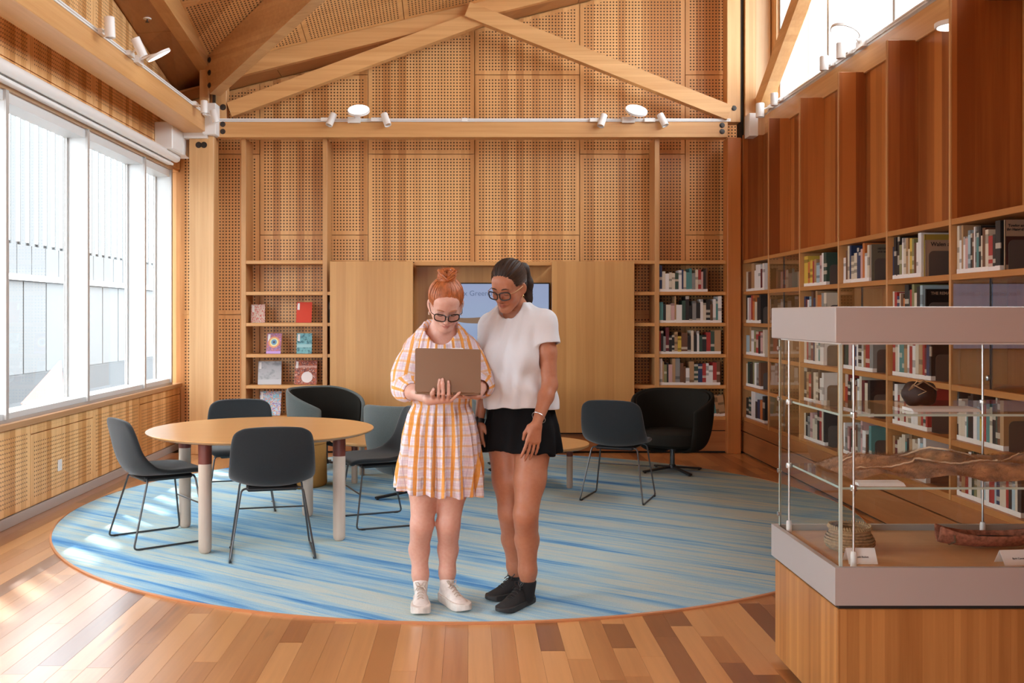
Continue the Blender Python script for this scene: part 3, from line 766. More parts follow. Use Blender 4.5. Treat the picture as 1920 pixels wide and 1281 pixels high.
# face-out covers standing at the end of the rows (their titles can be read)
def faceout(i, k, y, w, h, t, colr, label, lines, inkc=M['ink'], x0=.045, band=None):
    z = ZB[k+1]+TH/2
    b = thing('book', label, 'book', (XR+x0, y, z), group='books with readable front covers')
    MB().box(0, w, -t, -t+.002, 0, h).box(0, w, -.002, 0, 0, h).box(0, .003, -t, 0, 0, h).build('cover', colr, b)
    MB().box(.003, w-.004, -t+.002, -.002, .003, h-.003).build('pages', M['paper'], b)
    if band: MB().box(.004, w-.004, -t-.0006, -t, band[0], band[1]).build('cover_band', band[2], b)
    for (s, sz, dx, dz) in lines: text('title', s, sz, (dx, -t-.0012, dz), (PI/2, 0, 0), inkc, b, 'LEFT', .0006)
cv = simple('buff_cover', (.36,.25,.17,1), .5); cv2 = simple('mustard_cover', (.36,.25,.04,1), .5)
ye = {(i, k): y for (i, k, y, h, w) in ENDS}
faceout(5, 0, ye[(5,0)]-.012, .215, .275, .014, cv, 'buff book with two-line title behind the bookend of the sixth bay', [('Towing and Stowing', .0205, .016, .243), ('the Hanged Community', .0195, .008, .222)], band=(.03, .185, simple('dark_red_band', (.05,.015,.012,1), .5)))
faceout(4, 0, ye[(4,0)]-.010, .20, .272, .016, cv2, 'mustard book behind the bookend on the top shelf, fifth bay', [])
faceout(4, 0, ye[(4,0)]-.030, .185, .235, .012, cv, 'buff book titled Walen a on the top shelf, fifth bay', [('Walen a', .036, .03, .207)])
faceout(4, 1, ye[(4,1)]-.012, .21, .25, .014, simple('black_cover', (.012,.010,.010,1), .4), 'black book titled THE REMAK on the second shelf, fifth bay', [('THE REMAK', .026, .03, .222)], inkc=cv)
faceout(3, 0, ye[(3,0)]-.010, .20, .268, .014, simple('grey_olive_cover', (.15,.13,.09,1), .5), 'grey olive book at the row end, top shelf, fourth bay', [('HISTORY', .018, .04, .235), ('of the islands', .016, .04, .213)])
for e in [o for o in bpy.data.objects if o.name.startswith('bookend')]:
    pass
shift = {(5,0): .03, (4,0): .046, (4,1): .03, (3,0): .028}
for o in list(bpy.data.objects):
    if o.name.split('.')[0] == 'bookend':
        for (i, k), s in shift.items():
            if abs(o.location.y - (ye[(i,k)])) < 1e-4 and abs(o.location.z - (ZB[k+1]+TH/2)) < 1e-4: o.location.y -= s

# ------------------------------------------------------------------ face-out magazines on the back wall shelf
def cover_mat(name, base, blobs, scale=9, seed=0.0, band=None):
    """printed cover: blotches of colour (flat print)"""
    m = NT(name); g = m.n('TexCoord').outputs['Generated']
    vec = m.mapv(g, (scale, 1, scale*1.3), loc=(seed, 0, seed*1.7))
    f = m.noise(vec, 1.0, 3, .6)
    st = [(0, base + (1,))]
    for i, c in enumerate(blobs): st.append((.38 + .30*(i+.0)/max(1, len(blobs)), c + (1,)))
    c = m.ramp(f, st, 'CONSTANT' if len(blobs) > 2 else 'LINEAR')
    if band:
        sp = m.n('SeparateXYZ'); m.l(g, sp.inputs[0])
        k = m.math('MULTIPLY', m.math('GREATER_THAN', sp.outputs['Z'], band[0]), m.math('LESS_THAN', sp.outputs['Z'], band[1]))
        c = m.mix(k, c, band[2] + (1,))
    m.l(c, m.p.inputs['Base Color']); m.p.inputs['Roughness'].default_value = .3; return m.mat
def magazine(x, k, w, h, mat, label, rz=0, lean=.25, extra=None, t=.012, y=YB+.10):
    b = thing('display_book', label, 'book', (x, y, ZB[k+1]+TH/2), rz, 'face-out books on the shelf by the column')
    n = Vector((0, math.cos(lean)*0 + -math.cos(lean), -math.sin(lean)*-1*-1))
    up = Vector((0, math.sin(lean), math.cos(lean)))
    o = Vector((-w/2, 0, .0015)); nn = up.cross(Vector((1,0,0))).normalized()
    if nn.y > 0: nn = -nn
    fr = (o[:], (1,0,0), up[:], (-nn)[:])
    MB().prism([(0,0),(w,0),(w,h),(0,h)], fr, .0015).build('front_cover', mat, b)
    MB().prism([(.002,.002),(w-.003,.002),(w-.003,h-.002),(.002,h-.002)], ((o - nn*.0015)[:], (1,0,0), up[:], (-nn)[:]), t).build('pages', M['paper'], b)
    MB().prism([(.01,h-.085),(.034,h-.085),(.034,h-.012),(.01,h-.012)], ((o + nn*.0008)[:], (1,0,0), up[:], (-nn)[:]), .0007).build('cover_sticker', M['label'], b)
    base = o + up*h*.62 - nn*(t+.002)
    MB().tube([base + Vector((w/2,0,0)), Vector((0, base.y+.06, .004))], .003, 6).build('easel_wire', M['dark_steel'], b)
    if extra: extra(b, o, up, nn, w, h)
def disc_extra(specs):
    def fn(b, o, up, nn, w, h):
        for i, (cx, cz, r0, r1, mat) in enumerate(specs):
            c = o + Vector((w*cx,0,0)) + up*(h*cz) + nn*(.0006 + .0003*i)
            MB().lathe([(r0,0),(r1,0),(r1,.0003),(r0,.0003)], c, 24, ax=((1,0,0), up[:], nn[:])).build('cover_print', mat, b)
    return fn
px = lambda p: (p-880)*(YB+.12)/F
S = lambda n, c: simple(n, c + (1,), .35)
magazine(px(484.5), 1, .145, .20, cover_mat('cover_white_red', (.62,.52,.44), [(.55,.06,.05),(.62,.52,.44)], 12, 3.1), 'small white book with red print on the third shelf by the column', .18)
magazine(px(570), 1, .165, .225, S('cover_red', (.58,.045,.02)), 'plain bright red book on the shelf by the column')
magazine(px(513), 2, .158, .222, cover_mat('cover_purple', (.28,.07,.22), [(.55,.12,.10),(.12,.08,.22),(.60,.20,.34)], 10, 7.7, (.0,.12,(.45,.25,.6))), 'purple and pink book with a ringed eye on its cover', -.1,
    extra=disc_extra([(.5,.56,0,.062,S('print_orange',(.72,.26,.10))),(.5,.56,0,.045,S('print_pale',(.70,.66,.30))),(.5,.56,0,.031,S('print_blue',(.10,.25,.42))),(.5,.56,0,.013,S('print_dark',(.01,.01,.02)))]))
magazine(px(571), 2, .160, .222, cover_mat('cover_teal', (.03,.10,.12), [(.06,.16,.19),(.20,.46,.50)], 5, 1.3, (.30,.46,(.36,.60,.62))), 'dark teal magazine with a pale horizon, one corner curling', .12)
magazine(px(506), 3, .245, .255, cover_mat('cover_grey', (.20,.22,.24), [(.30,.32,.34),(.46,.47,.49)], 4, 5.2, (.0,.22,(.55,.56,.58))), 'large silver grey magazine on the shelf by the column', .12, .3)
magazine(px(573), 3, .235, .262, cover_mat('cover_orange', (.28,.07,.04), [(.55,.15,.08),(.16,.05,.05),(.62,.34,.26)], 9, 2.4, (.70,.78,(.60,.34,.28))), 'large orange magazine with a white starburst cover', 0, .28,
    extra=disc_extra([(.56,.30,.0,.02,S('print_white',(.75,.68,.66))),(.56,.30,.035,.042,bpy.data.materials['print_white']),(.56,.30,.055,.060,bpy.data.materials['print_white'])]))
magazine(px(506), 4, .23, .26, cover_mat('cover_collage', (.30,.50,.62), [(.10,.42,.58),(.62,.22,.13),(.35,.55,.66),(.30,.14,.30)], 6, 8.8), 'sky blue collage magazine on the lowest visible shelf by the column', -.05, .25)
magazine(-1.44, 1, .12, .23, S('cover_slate', (.10,.12,.13)), 'slate magazine half hidden behind the sliding panel', 0, .2)

# ------------------------------------------------------------------ television
tv = thing('television', 'wall mounted television showing a pale blue slide with a canoe', 'television', (.235, 10.66, 1.075))
MB().bbox(-.625, .625, -.03, .03, 0, .715, .006).build('bezel', M['black'], tv)
MB().box(-.2, .2, .03, .092, .2, .5).build('wall_mount', M['black'], tv)
m = NT('screen_picture'); g = m.n('TexCoord').outputs['Generated']; sp = m.n('SeparateXYZ'); m.l(g, sp.inputs[0])
cl = m.ramp(m.math('ADD', m.math('MULTIPLY', m.noise(m.mapv(g, (4,1,7)), 1.0, 3), .4), m.math('MULTIPLY', sp.outputs['Z'], .6)), [(.2, srgb(150,168,205)), (.5, srgb(160,178,210)), (.8, srgb(158,172,208))])
m.p.inputs['Base Color'].default_value = (0,0,0,1); m.l(cl, m.p.inputs['Emission Color']); m.p.inputs['Emission Strength'].default_value = .38
scr = MB().box(-.612, .612, -.0312, -.0305, .014, .702).build('screen', m.mat, tv)
text('caption', 'Rex Greeno, Canoe, 2013', .078, (-.38, -.0318, .60), (PI/2,0,0), emit('caption_ink', srgb(104,122,160), .33), scr)
cn = MB(); L = []
for i in range(21):
    t = i/20*2-1; L.append((t*.40-.05, -.0322, .325 + .045*t*t*t*t + .02*t))
for a, b_ in zip(L[:-1], L[1:]): pass
pts_t = [(x, y, z + .018*(1-abs((x+.05)/.42))**.5*1.0 + .008) for x, y, z in L]; pts_b = [(x, y, z - .045*max(0,(1-abs((x+.05)/.42)))**.4) for x, y, z in L]
v = pts_t + pts_b; n = len(L)
mk('canoe_picture', v, [(i, i+n, i+n+1, i+1) for i in range(n-1)], emit('canoe_brown', srgb(140,108,82), .36), scr)
# ================================================================== FURNITURE ON THE CARPET
RZ0 = .0122     # carpet top
def catmull(P, n):
    P = [np.array(p, float) for p in P]; out = []
    Q = [2*P[0]-P[1]] + P + [2*P[-1]-P[-2]]
    for i in range(1, len(Q)-2):
        a, b, c, d = Q[i-1:i+3]
        for j in range(n):
            t = j/n; out.append(.5*((2*b)+(-a+c)*t+(2*a-5*b+4*c-d)*t*t+(-a+3*b-3*c+d)*t**3))
    out.append(Q[-2]); return out
def mods(o, thick=.03, sub=1, offset=0.0):
    s = o.modifiers.new('Solidify', 'SOLIDIFY'); s.thickness = thick; s.offset = offset; s.use_even_offset = False
    if sub: b = o.modifiers.new('Subsurf', 'SUBSURF'); b.levels = sub; b.render_levels = sub
    return o
def bake(o):
    me = bpy.data.meshes.new_from_object(o.evaluated_get(bpy.context.evaluated_depsgraph_get()))
    o.modifiers.clear(); old = o.data; o.data = me; bpy.data.meshes.remove(old)
    me.polygons.foreach_set('use_smooth', np.ones(len(me.polygons), dtype=bool)); return o
def rounded_path(pts, r, n=4):
    """polyline with rounded inner corners"""
    P = [Vector(p) for p in pts]; out = [P[0]]
    for i in range(1, len(P)-1):
        a = (P[i-1]-P[i]).normalized(); b = (P[i+1]-P[i]).normalized()
        p0, p2 = P[i]+a*r, P[i]+b*r
        for j in range(n+1): t = j/n; out.append(p0*(1-t)**2 + P[i]*2*t*(1-t) + p2*t*t)
    out.append(P[-1]); return out

def make_sled_chair(label, group):
    root = thing('sled_chair', label, 'chair', group=group)
    # seat runs along +y (front), back at -y
    prof = [(.235,.418),(.225,.446),(.12,.450),(-.02,.440),(-.13,.437),(-.185,.452),(-.222,.505),(-.245,.585),(-.262,.682),(-.272,.758),(-.270,.790)]
    wid = [.185,.215,.235,.243,.248,.252,.252,.248,.240,.222,.165]
    curl = [0,.0,.004,.016,.035,.055,.055,.040,.028,.016,.008]      # forward wrap of the wings
    lift = [0,.0,.004,.012,.028,.030,.015,.0,.0,-.004,-.006]
    c = catmull([(p[0], p[1], w, k, l) for p, w, k, l in zip(prof, wid, curl, lift)], 2)
    nu = 12; V = []; Fc = []
    for (y, z, w, k, l) in c:
        for j in range(nu+1):
            u = j/nu*2-1; a = abs(u)**2.6
            V.append((w*u, y + k*a*1.35, z + l*a*1.6))
    for i in range(len(c)-1):
        for j in range(nu): Fc.append((i*(nu+1)+j, i*(nu+1)+j+1, (i+1)*(nu+1)+j+1, (i+1)*(nu+1)+j))
    o = mk('seat_shell', V, Fc, M['felt'], root, smooth=True); mods(o, .032, 1); bake(o)
    MB().bbox(-.15,.15,-.15,.17,.395,.425,.012).build('under_seat_plate', M['black'], root)
    for s in (-1, 1):
        pth = rounded_path([(s*.10,-.125,.412),(s*.178,-.135,.412),(s*.246,-.245,.006),(s*.240,.225,.006),(s*.185,.165,.412),(s*.10,.16,.412)], .028)
        MB().tube(pth, .0062, 8).build('sled_leg', M['dark_steel'], root)
        for y in (-.20,.18): MB().box(s*.243-.008, s*.243+.008, y-.014, y+.014, 0, .006).build('glide', M['black'], root)
    MB().tube([(-.212,.195,.235),(.212,.195,.235)], .005, 8).build('crossbar', M['dark_steel'], root)
    return root
G = 'charcoal sled chairs'
def face(dx, dy): return math.atan2(-dx, dy)          # rotation that turns +y to (dx, dy)
ch = make_sled_chair('charcoal sled chair seen from behind, nearest the camera at the round table', G)
ch.location = (-1.195, 6.02, RZ0); ch.rotation_euler = (0, 0, face(-.22, .96))
dup(ch, (-1.99, 6.39, RZ0), face(.80, .60), 'charcoal sled chair at the round table beside the perforated wall and window', G)
dup(ch, (-1.70, 7.40, RZ0), face(.24, -.97), 'charcoal sled chair on the far side of the round table, facing the camera', G)
dup(ch, (-.63, 6.93, RZ0), face(-.93, -.37), 'charcoal sled chair at the round table, half hidden by the plaid dress', G)
dup(ch, (1.17, 7.80, RZ0), face(.38, .92), 'charcoal sled chair away from the big table, in front of the shaded tub chair', G)

# ---- round meeting table
tb = thing('round_table', 'large round timber table with whitewashed legs and terracotta collars', 'table', (-1.36, 6.53, RZ0), math.radians(4))
tt = .705 - RZ0
MB().lathe([(0,tt-.026),(.69,tt-.026),(.722,tt-.014),(.730,tt-.006),(.730,tt-.002),(.728,tt),(0,tt)], n=96).build('table_top', M['tabletop'], tb)
for (x, y) in ((-1.61,6.10),(-.845,6.44),(-1.94,6.83),(-1.17,7.20)):
    q = Matrix.Rotation(-math.radians(4), 3, 'Z') @ Vector((x+1.385, y-6.62, 0)); x, y = q.x - .01, q.y + .0
    MB().lathe([(0,0),(.026,0),(.036,.010),(.039,.03),(.040,tt-.155),(0,tt-.155)], (x,y,0), 24).build('leg', M['paleleg'], tb)
    MB().lathe([(.0405,tt-.155),(.0405,tt-.026),(0,tt-.026)], (x,y,0), 24).build('leg_collar', M['collar'], tb)
MB().beam((-.34,-.3,tt-.045),(.34,.3,tt-.045),.05,.036).beam((.3,-.34,tt-.045),(-.3,.34,tt-.045),.05,.036).build('under_frame', M['black'], tb)

# ---- low coffee tables
def coffee(label, loc, rz, legs):
    t = thing('coffee_table', label, 'table', loc, rz, 'low round coffee tables')
    h = .375 - RZ0
    MB().lathe([(0,h-.03),(.43,h-.03),(.452,h-.02),(.455,h-.004),(.452,h),(0,h)], n=64).build('table_top', M['tabletop'], t)
    for a in legs:
        x, y = .30*math.cos(a), .30*math.sin(a)
        MB().lathe([(0,0),(.022,0),(.026,.012),(.026,h-.10),(0,h-.10)], (x,y,0), 18).build('leg', M['paleleg'], t)
        MB().lathe([(.0265,h-.10),(.0265,h-.03),(0,h-.03)], (x,y,0), 18).build('leg_collar', M['collar'], t)
    return t
coffee('low round timber coffee table beside the mustard pouf', (-.76, 8.70, RZ0), 0, [math.radians(a) for a in (223, 133, 313, 43)])
coffee('low round timber coffee table next to the lone sled chair', (.55, 8.36, RZ0), 0, [math.radians(a) for a in (-20, 70, 160, 250)])

# ---- mustard pouf
pf = thing('pouf', 'mustard cylinder pouf behind the round table', 'pouf', (-1.44, 8.42, RZ0))
MB().lathe([(0,0),(.222,0),(.235,.015),(.236,.03),(.228,.36),(.215,.385),(.19,.395),(0,.398)], n=48).build('body', M['mustard'], pf)
MB().lathe([(.229,.352),(.232,.356),(.229,.360)], n=48).build('piping', simple('mustard_piping', (.26,.13,.03,1), .9), pf)

# ---- tub chairs on star bases
def make_tub(label, outer, inner, group):
    root = thing('tub_chair', label, 'armchair', group=group)
    nt, V, Fc = 28, [], []
    pr = [(.03,.205),(.17,.207),(.245,.225),(.295,.275),(.325,.36),(.343,.46),(.352,.56),(.356,.66),(.355,.745)]
    c = catmull(pr, 2); A = math.radians(138)
    for (r, z) in c:
        for j in range(nt+1):
            t = -A + 2*A*j/nt; k = abs(t)/A
            top = .745 - .17*max(0, k-.30)**1.6/(.7**1.6)
            zz = .205 + (z-.205)*(top-.205)/(.745-.205)
            fl = 1 + .03*(zz-.3)
            sx = 1.0 + (.06*max(0, k-.6))
            V.append((r*fl*math.sin(t)*sx, -r*fl*math.cos(t)*.96, zz))
    for i in range(len(c)-1):
        for j in range(nt): Fc.append((i*(nt+1)+j, i*(nt+1)+j+1, (i+1)*(nt+1)+j+1, (i+1)*(nt+1)+j))
    o = mk('tub_shell', V, Fc, outer, root, smooth=True); mods(o, .036, 1, 0); bake(o)
    # lining: the same shell, slightly inside
    k0 = 6; n1 = nt+1
    V2 = []
    for i in range(k0, len(c)):
        for j in range(n1):
            p = Vector(V[i*n1+j]); r = math.hypot(p.x, p.y); s = (r-.030)/r; V2.append((p.x*s, p.y*s, p.z - (.014 if i == len(c)-1 else 0)))
    F2 = []
    for i in range(len(c)-k0-1):
        for j in range(1, nt-1): F2.append((i*n1+j, i*n1+j+1, (i+1)*n1+j+1, (i+1)*n1+j))
    l = mk('lining', V2, F2, inner, root, smooth=True); mods(l, .014, 1, 0); bake(l)
    MB().lathe([(0,.24),(.24,.24),(.285,.27),(.295,.33),(.285,.365),(.25,.385),(0,.395)], (0,.035,0), 40).build('seat_cushion', inner, root)
    MB().lathe([(.022,.03),(.022,.20),(.06,.205),(.06,.215),(0,.215)], n=16).build('stem', M['dark_steel'], root)
    for a in range(4):
        t = a*PI/2 + PI/4; d = Vector((math.cos(t), math.sin(t), 0))
        MB().beam(d*.01 + Vector((0,0,.045)), d*.30 + Vector((0,0,.014)), .034, .016).build('base_arm', M['black'], root)
        MB().lathe([(0,0),(.012,0),(.012,.008),(0,.008)], d*.285, 10).build('glide', M['black'], root)
    MB().lathe([(0,.03),(.034,.03),(.036,.05),(.024,.07),(0,.07)], n=16).build('base_hub', M['black'], root)
    return root
G = 'tub armchairs'
tg = make_tub('grey tub armchair beside the magazine shelf, opening toward the room', M['tub_lit'], M['tub_shaded'], G)
tg.location = (-1.36, 9.42, RZ0); tg.rotation_euler = (0, 0, face(.72, -.69))
dup(tg, (-.46, 7.86, RZ0), face(.30, .95), 'grey tub armchair turned away, between the round table and the plaid dress', G)
dup(tg, (.40, 9.35, RZ0), face(.0, -1), 'grey tub armchair almost hidden behind the two women', G)
td = make_tub('black-brown tub armchair in front of the book shelves', M['tub_shaded'], M['tub_shaded'], G)
td.location = (1.86, 9.12, RZ0); td.rotation_euler = (0, 0, face(-.42, -.9))

# ================================================================== DISPLAY CASE
X0, Y0, LX, LY = 1.268, 3.45, 1.22, .73
dc = thing('display_case', 'large glass display case on a timber base with grey metal bands', 'display case', (X0, Y0, 0))
MB().bbox(.012, LX-.012, .012, LY-.012, .03, .425, .003).build('base_cabinet', M['casewood'], dc)
MB().box(.05, LX-.05, .05, LY-.05, 0, .03).build('toe_kick', M['gap_shade'], dc)
MB().box(.02, LX-.02, .02, LY-.02, .425, .441).build('shadow_gap', M['gap_shade'], dc)
lf = MB()
for (a,b,c_,d) in ((0,LX,0,.02),(0,LX,LY-.02,LY),(0,.02,.02,LY-.02),(LX-.02,LX,.02,LY-.02)): lf.box(a,b,c_,d,.441,.572)
lf.build('lower_band', M['case_grey'], dc)
MB().box(.02, LX-.02, .02, LY-.02, .50, .548).build('display_floor', wood('case_floor_veneer', (.80,.47,.22,1), (.62,.33,.14,1), 'X', .2, .3, rough=.35), dc)
MB().bbox(0, LX, 0, LY, 1.352, 1.478, .003).build('top_band', M['case_grey'], dc)
MB().box(.03, LX-.03, .03, LY-.03, 1.345, 1.352).build('top_lining', M['white_metal'], dc)
gt = .010
for (a,b,c_,d) in ((.024+gt,LX-.024-gt,.024,.024+gt),(.024+gt,LX-.024-gt,LY-.024-gt,LY-.024),(.024,.024+gt,.024+gt,LY-.024-gt),(LX-.024-gt,LX-.024,.024+gt,LY-.024-gt)):
    MB().box(a,b,c_,d,.548,1.346).build('glass_panel', M['glass_clear'], dc)
for (x,y) in ((.024,.024),(.024,LY-.034),(LX-.034,.024),(LX-.034,LY-.034)):
    MB().box(x,x+gt,y,y+gt,.548,1.346).build('glass_edge', M['glass_edge'], dc)
for z in (1.088, .828):
    sh = MB().box(.055, LX-.07, .09, LY-.07, z, z+.008).build('glass_shelf', M['glass_clear'], dc)
    e = MB(); e.box(.055,LX-.07,.088,.0905,z,z+.008).box(.053,.0555,.09,LY-.07,z,z+.008).build('shelf_edge', M['glass_edge'], sh)
for (x,y) in ((.102,.10),(.037+.005,.63),(.82,.60),(.88,.10)):
    r = MB().lathe([(.0045,.548),(.0045,1.346)], (x,y,0), 10).build('rod', M['steel'], dc)
    MB().lathe([(0,.548),(.011,.548),(.011,.60),(.0085,.606),(0,.606)], (x,y,0), 14).build('rod_ferrule', M['white_metal'], r)
    for z in (1.092,.832): MB().lathe([(0,-.012),(.012,-.010),(.014,0),(.012,.010),(0,.012)], (x,y,z), 12).build('shelf_clamp', M['steel'], r)
for z in (1.31,1.10,.80,.62): MB().lathe([(0,0),(.009,0),(.009,.006),(0,.006)], (.022,.70,z), 10, ax=((0,1,0),(0,0,1),(-1,0,0))).build('hinge_stud', M['steel'], dc)

# ---- things inside the case
bs = thing('coiled_basket', 'round coiled fibre basket on the floor of the display case', 'basket', (1.462, 3.83, .549))
mb_ = simple('coiled_fibre', (.36,.24,.13,1), .85, bump=(140,.8), noise=(90,.35))
pr = [(.0,.0),(.070,0),(.084,.018),(.089,.034),(.084,.055),(.074,.078),(.071,.088)]
c = catmull(pr, 1); bo = MB()
bo.lathe([(0,0),(.066,0),(.07,.004),(0,.006)], n=32)
for i in range(9):
    t = i/8; z = .004 + .082*t; r = .070 + .019*math.sin(PI*min(1, t*1.35)**.9)*(1-.35*t) + .002
    bo.tube([(r*math.cos(a*2*PI/36), r*math.sin(a*2*PI/36), z + .0006*math.sin(a*3)) for a in range(36)], .0058, 6, closed=True)
bo.build('coils', mb_, bs)
rm = MB(); N = 48
for i in range(N):
    a = 2*PI*i/N; rr = .0765
    rm.tube([(rr*math.cos(a)*.93, rr*math.sin(a)*.93, .082), (rr*math.cos(a+.05), rr*math.sin(a+.05), .0935), (rr*math.cos(a+.1)*1.05, rr*math.sin(a+.1)*1.05, .082)], .0026, 5)
rm.build('rim_binding', simple('pale_fibre', (.50,.36,.20,1), .85), bs)
def tent(label, loc, w=.105, h=.052, rz=0, txt=None, ptx=None):
    t = thing('name_card', label, 'card', loc, rz, 'white cards in the display case')
    q = MB(); q.prism([(0,0),(.03,h),(.031,h),(.001,0)], ((-w/2,-.028,0),(0,1,0),(0,0,1),(1,0,0)), w)
    q.prism([(.062,0),(.032,h),(.031,h),(.061,0)], ((-w/2,-.028,0),(0,1,0),(0,0,1),(1,0,0)), w).build('folded_card', M['card'], t)
    if txt: text('card_text', txt, .0095, (0,-.016,h*.45), (math.radians(60),0,0), M['ink'], t, 'CENTER')
    return t
tent('small white folded card in front of the coiled basket', (1.422, 3.62, .549), txt='Rush Basket')
tent('white folded card in front of the bark tray', (1.975, 3.60, .549), .12, .05, math.radians(6), txt='Bark Canoe')
def lab(label, loc, w, d, h, rz=0):
    t = thing('label_block', label, 'label', loc, rz, 'white label blocks on the glass shelves')
    MB().prism([(-d/2,0),(d/2,0),(d/2,h),(-d/2+.02,h*.8)], ((-w/2,0,0),(0,1,0),(0,0,1),(1,0,0)), w).build('block', M['card'], t)
lab('long white label block on the upper glass shelf', (1.735, 3.66, 1.097), .245, .10, .012)
lab('short white label block on the lower glass shelf under the fur', (1.475, 3.585, .837), .165, .07, .012)
# bark tray
bt = thing('bark_tray', 'reddish bark tray with a pointed end on the case floor', 'bark tray', (2.03, 3.86, .549))
V, Fc = [], []; n = 16; m_ = 9
for i in range(n+1):
    t = i/n; w = .062*math.sin(PI*min(1, .06+t*1.0))**.45; hh = .052 + .02*(abs(t-.5)*2)**3; zb = .018*(abs(t-.5)*2)**2.5
    for j in range(m_):
        a = PI*j/(m_-1); V.append((-.22 + .44*t, w*math.cos(a)*(1+.04*math.sin(i*2.3+j)), zb + hh*(1-math.sin(a)**1.3) + .003*math.sin(i*3.1+j*1.7)))
for i in range(n):
    for j in range(m_-1): Fc.append((i*m_+j, i*m_+j+1, (i+1)*m_+j+1, (i+1)*m_+j))
mbk = simple('rough_bark', (.36,.135,.08,1), .9, bump=(160,.9), noise=(60,.45))
o = mk('bark_hull', V, Fc, mbk, bt, smooth=True); mods(o, .010, 1, 1); bake(o)
mm = MB().lathe([(0,0),(.13,0),(.135,.006),(0,.010)], (.02,0,.030), 20).build('dark_filling', simple('dark_fibre', (.05,.03,.025,1), .9, bump=(120,.8)), bt); mm.scale = (1,.36,1)
for x in (-.17,.17): MB().tube([(x,-.045,.055),(x,-.05,.03),(x,0,.012),(x,.05,.03),(x,.045,.055)], .004, 6).build('binding', simple('cord_binding', (.16,.09,.05,1), .9), bt)
# kelp carrier with a stick handle
kc = thing('kelp_carrier', 'dark brown kelp water carrier with a cord on the upper glass shelf', 'carrier', (1.745, 3.86, 1.097))
bm = bmesh.new(); bmesh.ops.create_uvsphere(bm, u_segments=28, v_segments=16, radius=1)
for v in bm.verts:
    p = v.co; k = 1 + .08*math.sin(5*p.x+1)*math.cos(4*p.z)
    v.co = Vector((p.x*.066*k, p.y*.050*k, .046 + p.z*.046*k + .012*abs(p.x)*p.z))
me = bpy.data.meshes.new('pouch'); bm.to_mesh(me); bm.free(); me.materials.append(simple('dark_kelp', (.035,.014,.010,1), .55, bump=(80,.6), noise=(40,.3)))
me.polygons.foreach_set('use_smooth', np.ones(len(me.polygons), dtype=bool)); link(bpy.data.objects.new('pouch', me), kc)
MB().tube([(-.055,-.03,.062),(0,-.035,.098),(.055,-.03,.062)], .0035, 6).build('skewer', simple('stick', (.30,.18,.10,1), .8), kc)
MB().tube([(-.045,-.046,.085),(-.02,-.056,.07),(.0,-.058,.06),(-.03,-.055,.045)], .002, 5).tube([(-.045,-.046,.085),(-.055,-.03,.062),(-.03,-.05,.10),(.0,-.03,.102)], .002, 5).build('cord', simple('pale_cord', (.55,.36,.20,1), .8), kc)
# fur cloak
fc = thing('fur_cloak', 'brown fur cloak with pale stitched seams draped on the lower glass shelf', 'fur', (1.87, 3.83, .838))
nx, ny = 60, 22; V, Fc = [], []
def furz(u, v):
    return .012 + .052*(math.sin(PI*min(1, max(0, v)))**.6)*(.75+.25*math.sin(u*7+1.2)+.18*math.sin(u*13+v*3)) + .014*math.sin(u*19+v*9) + .010*math.sin(u*8+v*17) + .02*max(0, 1-abs(u-.42)/.22)*math.sin(PI*v)
for i in range(nx+1):
    for j in range(ny+1):
        u, v = i/nx, j/ny
        ed = .02*math.sin(u*23) + .012*math.sin(u*51)
        V.append((-.47 + .95*u, -.20 + (.42+ed)*v + .03*math.sin(u*9) + .04*u*(1-v) - .05*max(0,u-.7), max(.004, furz(u, v)*min(1, 6*u+.15)*min(1, 6*(1-u)+.3))))
for i in range(nx):
    for j in range(ny): Fc.append((i*(ny+1)+j, (i+1)*(ny+1)+j, (i+1)*(ny+1)+j+1, i*(ny+1)+j+1))
mfur = simple('brown_fur', (.44,.225,.10,1), .95, bump=(260,.9), noise=(20,.6), sheen=.3)
o = mk('pelt', V, Fc, mfur, fc, smooth=True)
hr = MB(); random.seed(3)
hv, hf = [], []
for q in range(22000):
    u, v = random.random(), random.random()
    i, j = min(nx-1, int(u*nx)), min(ny-1, int(v*ny)); p = Vector(V[i*(ny+1)+j]) + Vector((random.uniform(-.008,.008), random.uniform(-.01,.01), 0))
    d = Vector((random.uniform(-.3,.9), random.uniform(-1,.2), random.uniform(.1,.8))).normalized()*random.uniform(.010,.024); s = Vector((.0005,.0004,0))
    k = len(hv); hv += [(p-s)[:], (p+s)[:], (p+d)[:]]; hf.append((k,k+1,k+2))
tag(mk('fur_hair', hv, hf, simple('fur_tips', (.60,.35,.17,1), .9, noise=(14,.5)), fc), kind='stuff')
for (v0, a, f_) in ((.30,.05,5.2),(.62,.06,4.1)):
    pts = []
    for i in range(4, nx-2):
        u = i/nx; v = v0 + a*math.sin(u*f_*2+v0*9); j = int(v*ny); p = Vector(V[i*(ny+1)+j]); pts.append(p + Vector((0,-.002,.005 + .0022*(i % 2))))
    MB().tube(pts, .0034, 5).build('stitched_seam', simple('pale_sinew', (.86,.66,.46,1), .8), fc)

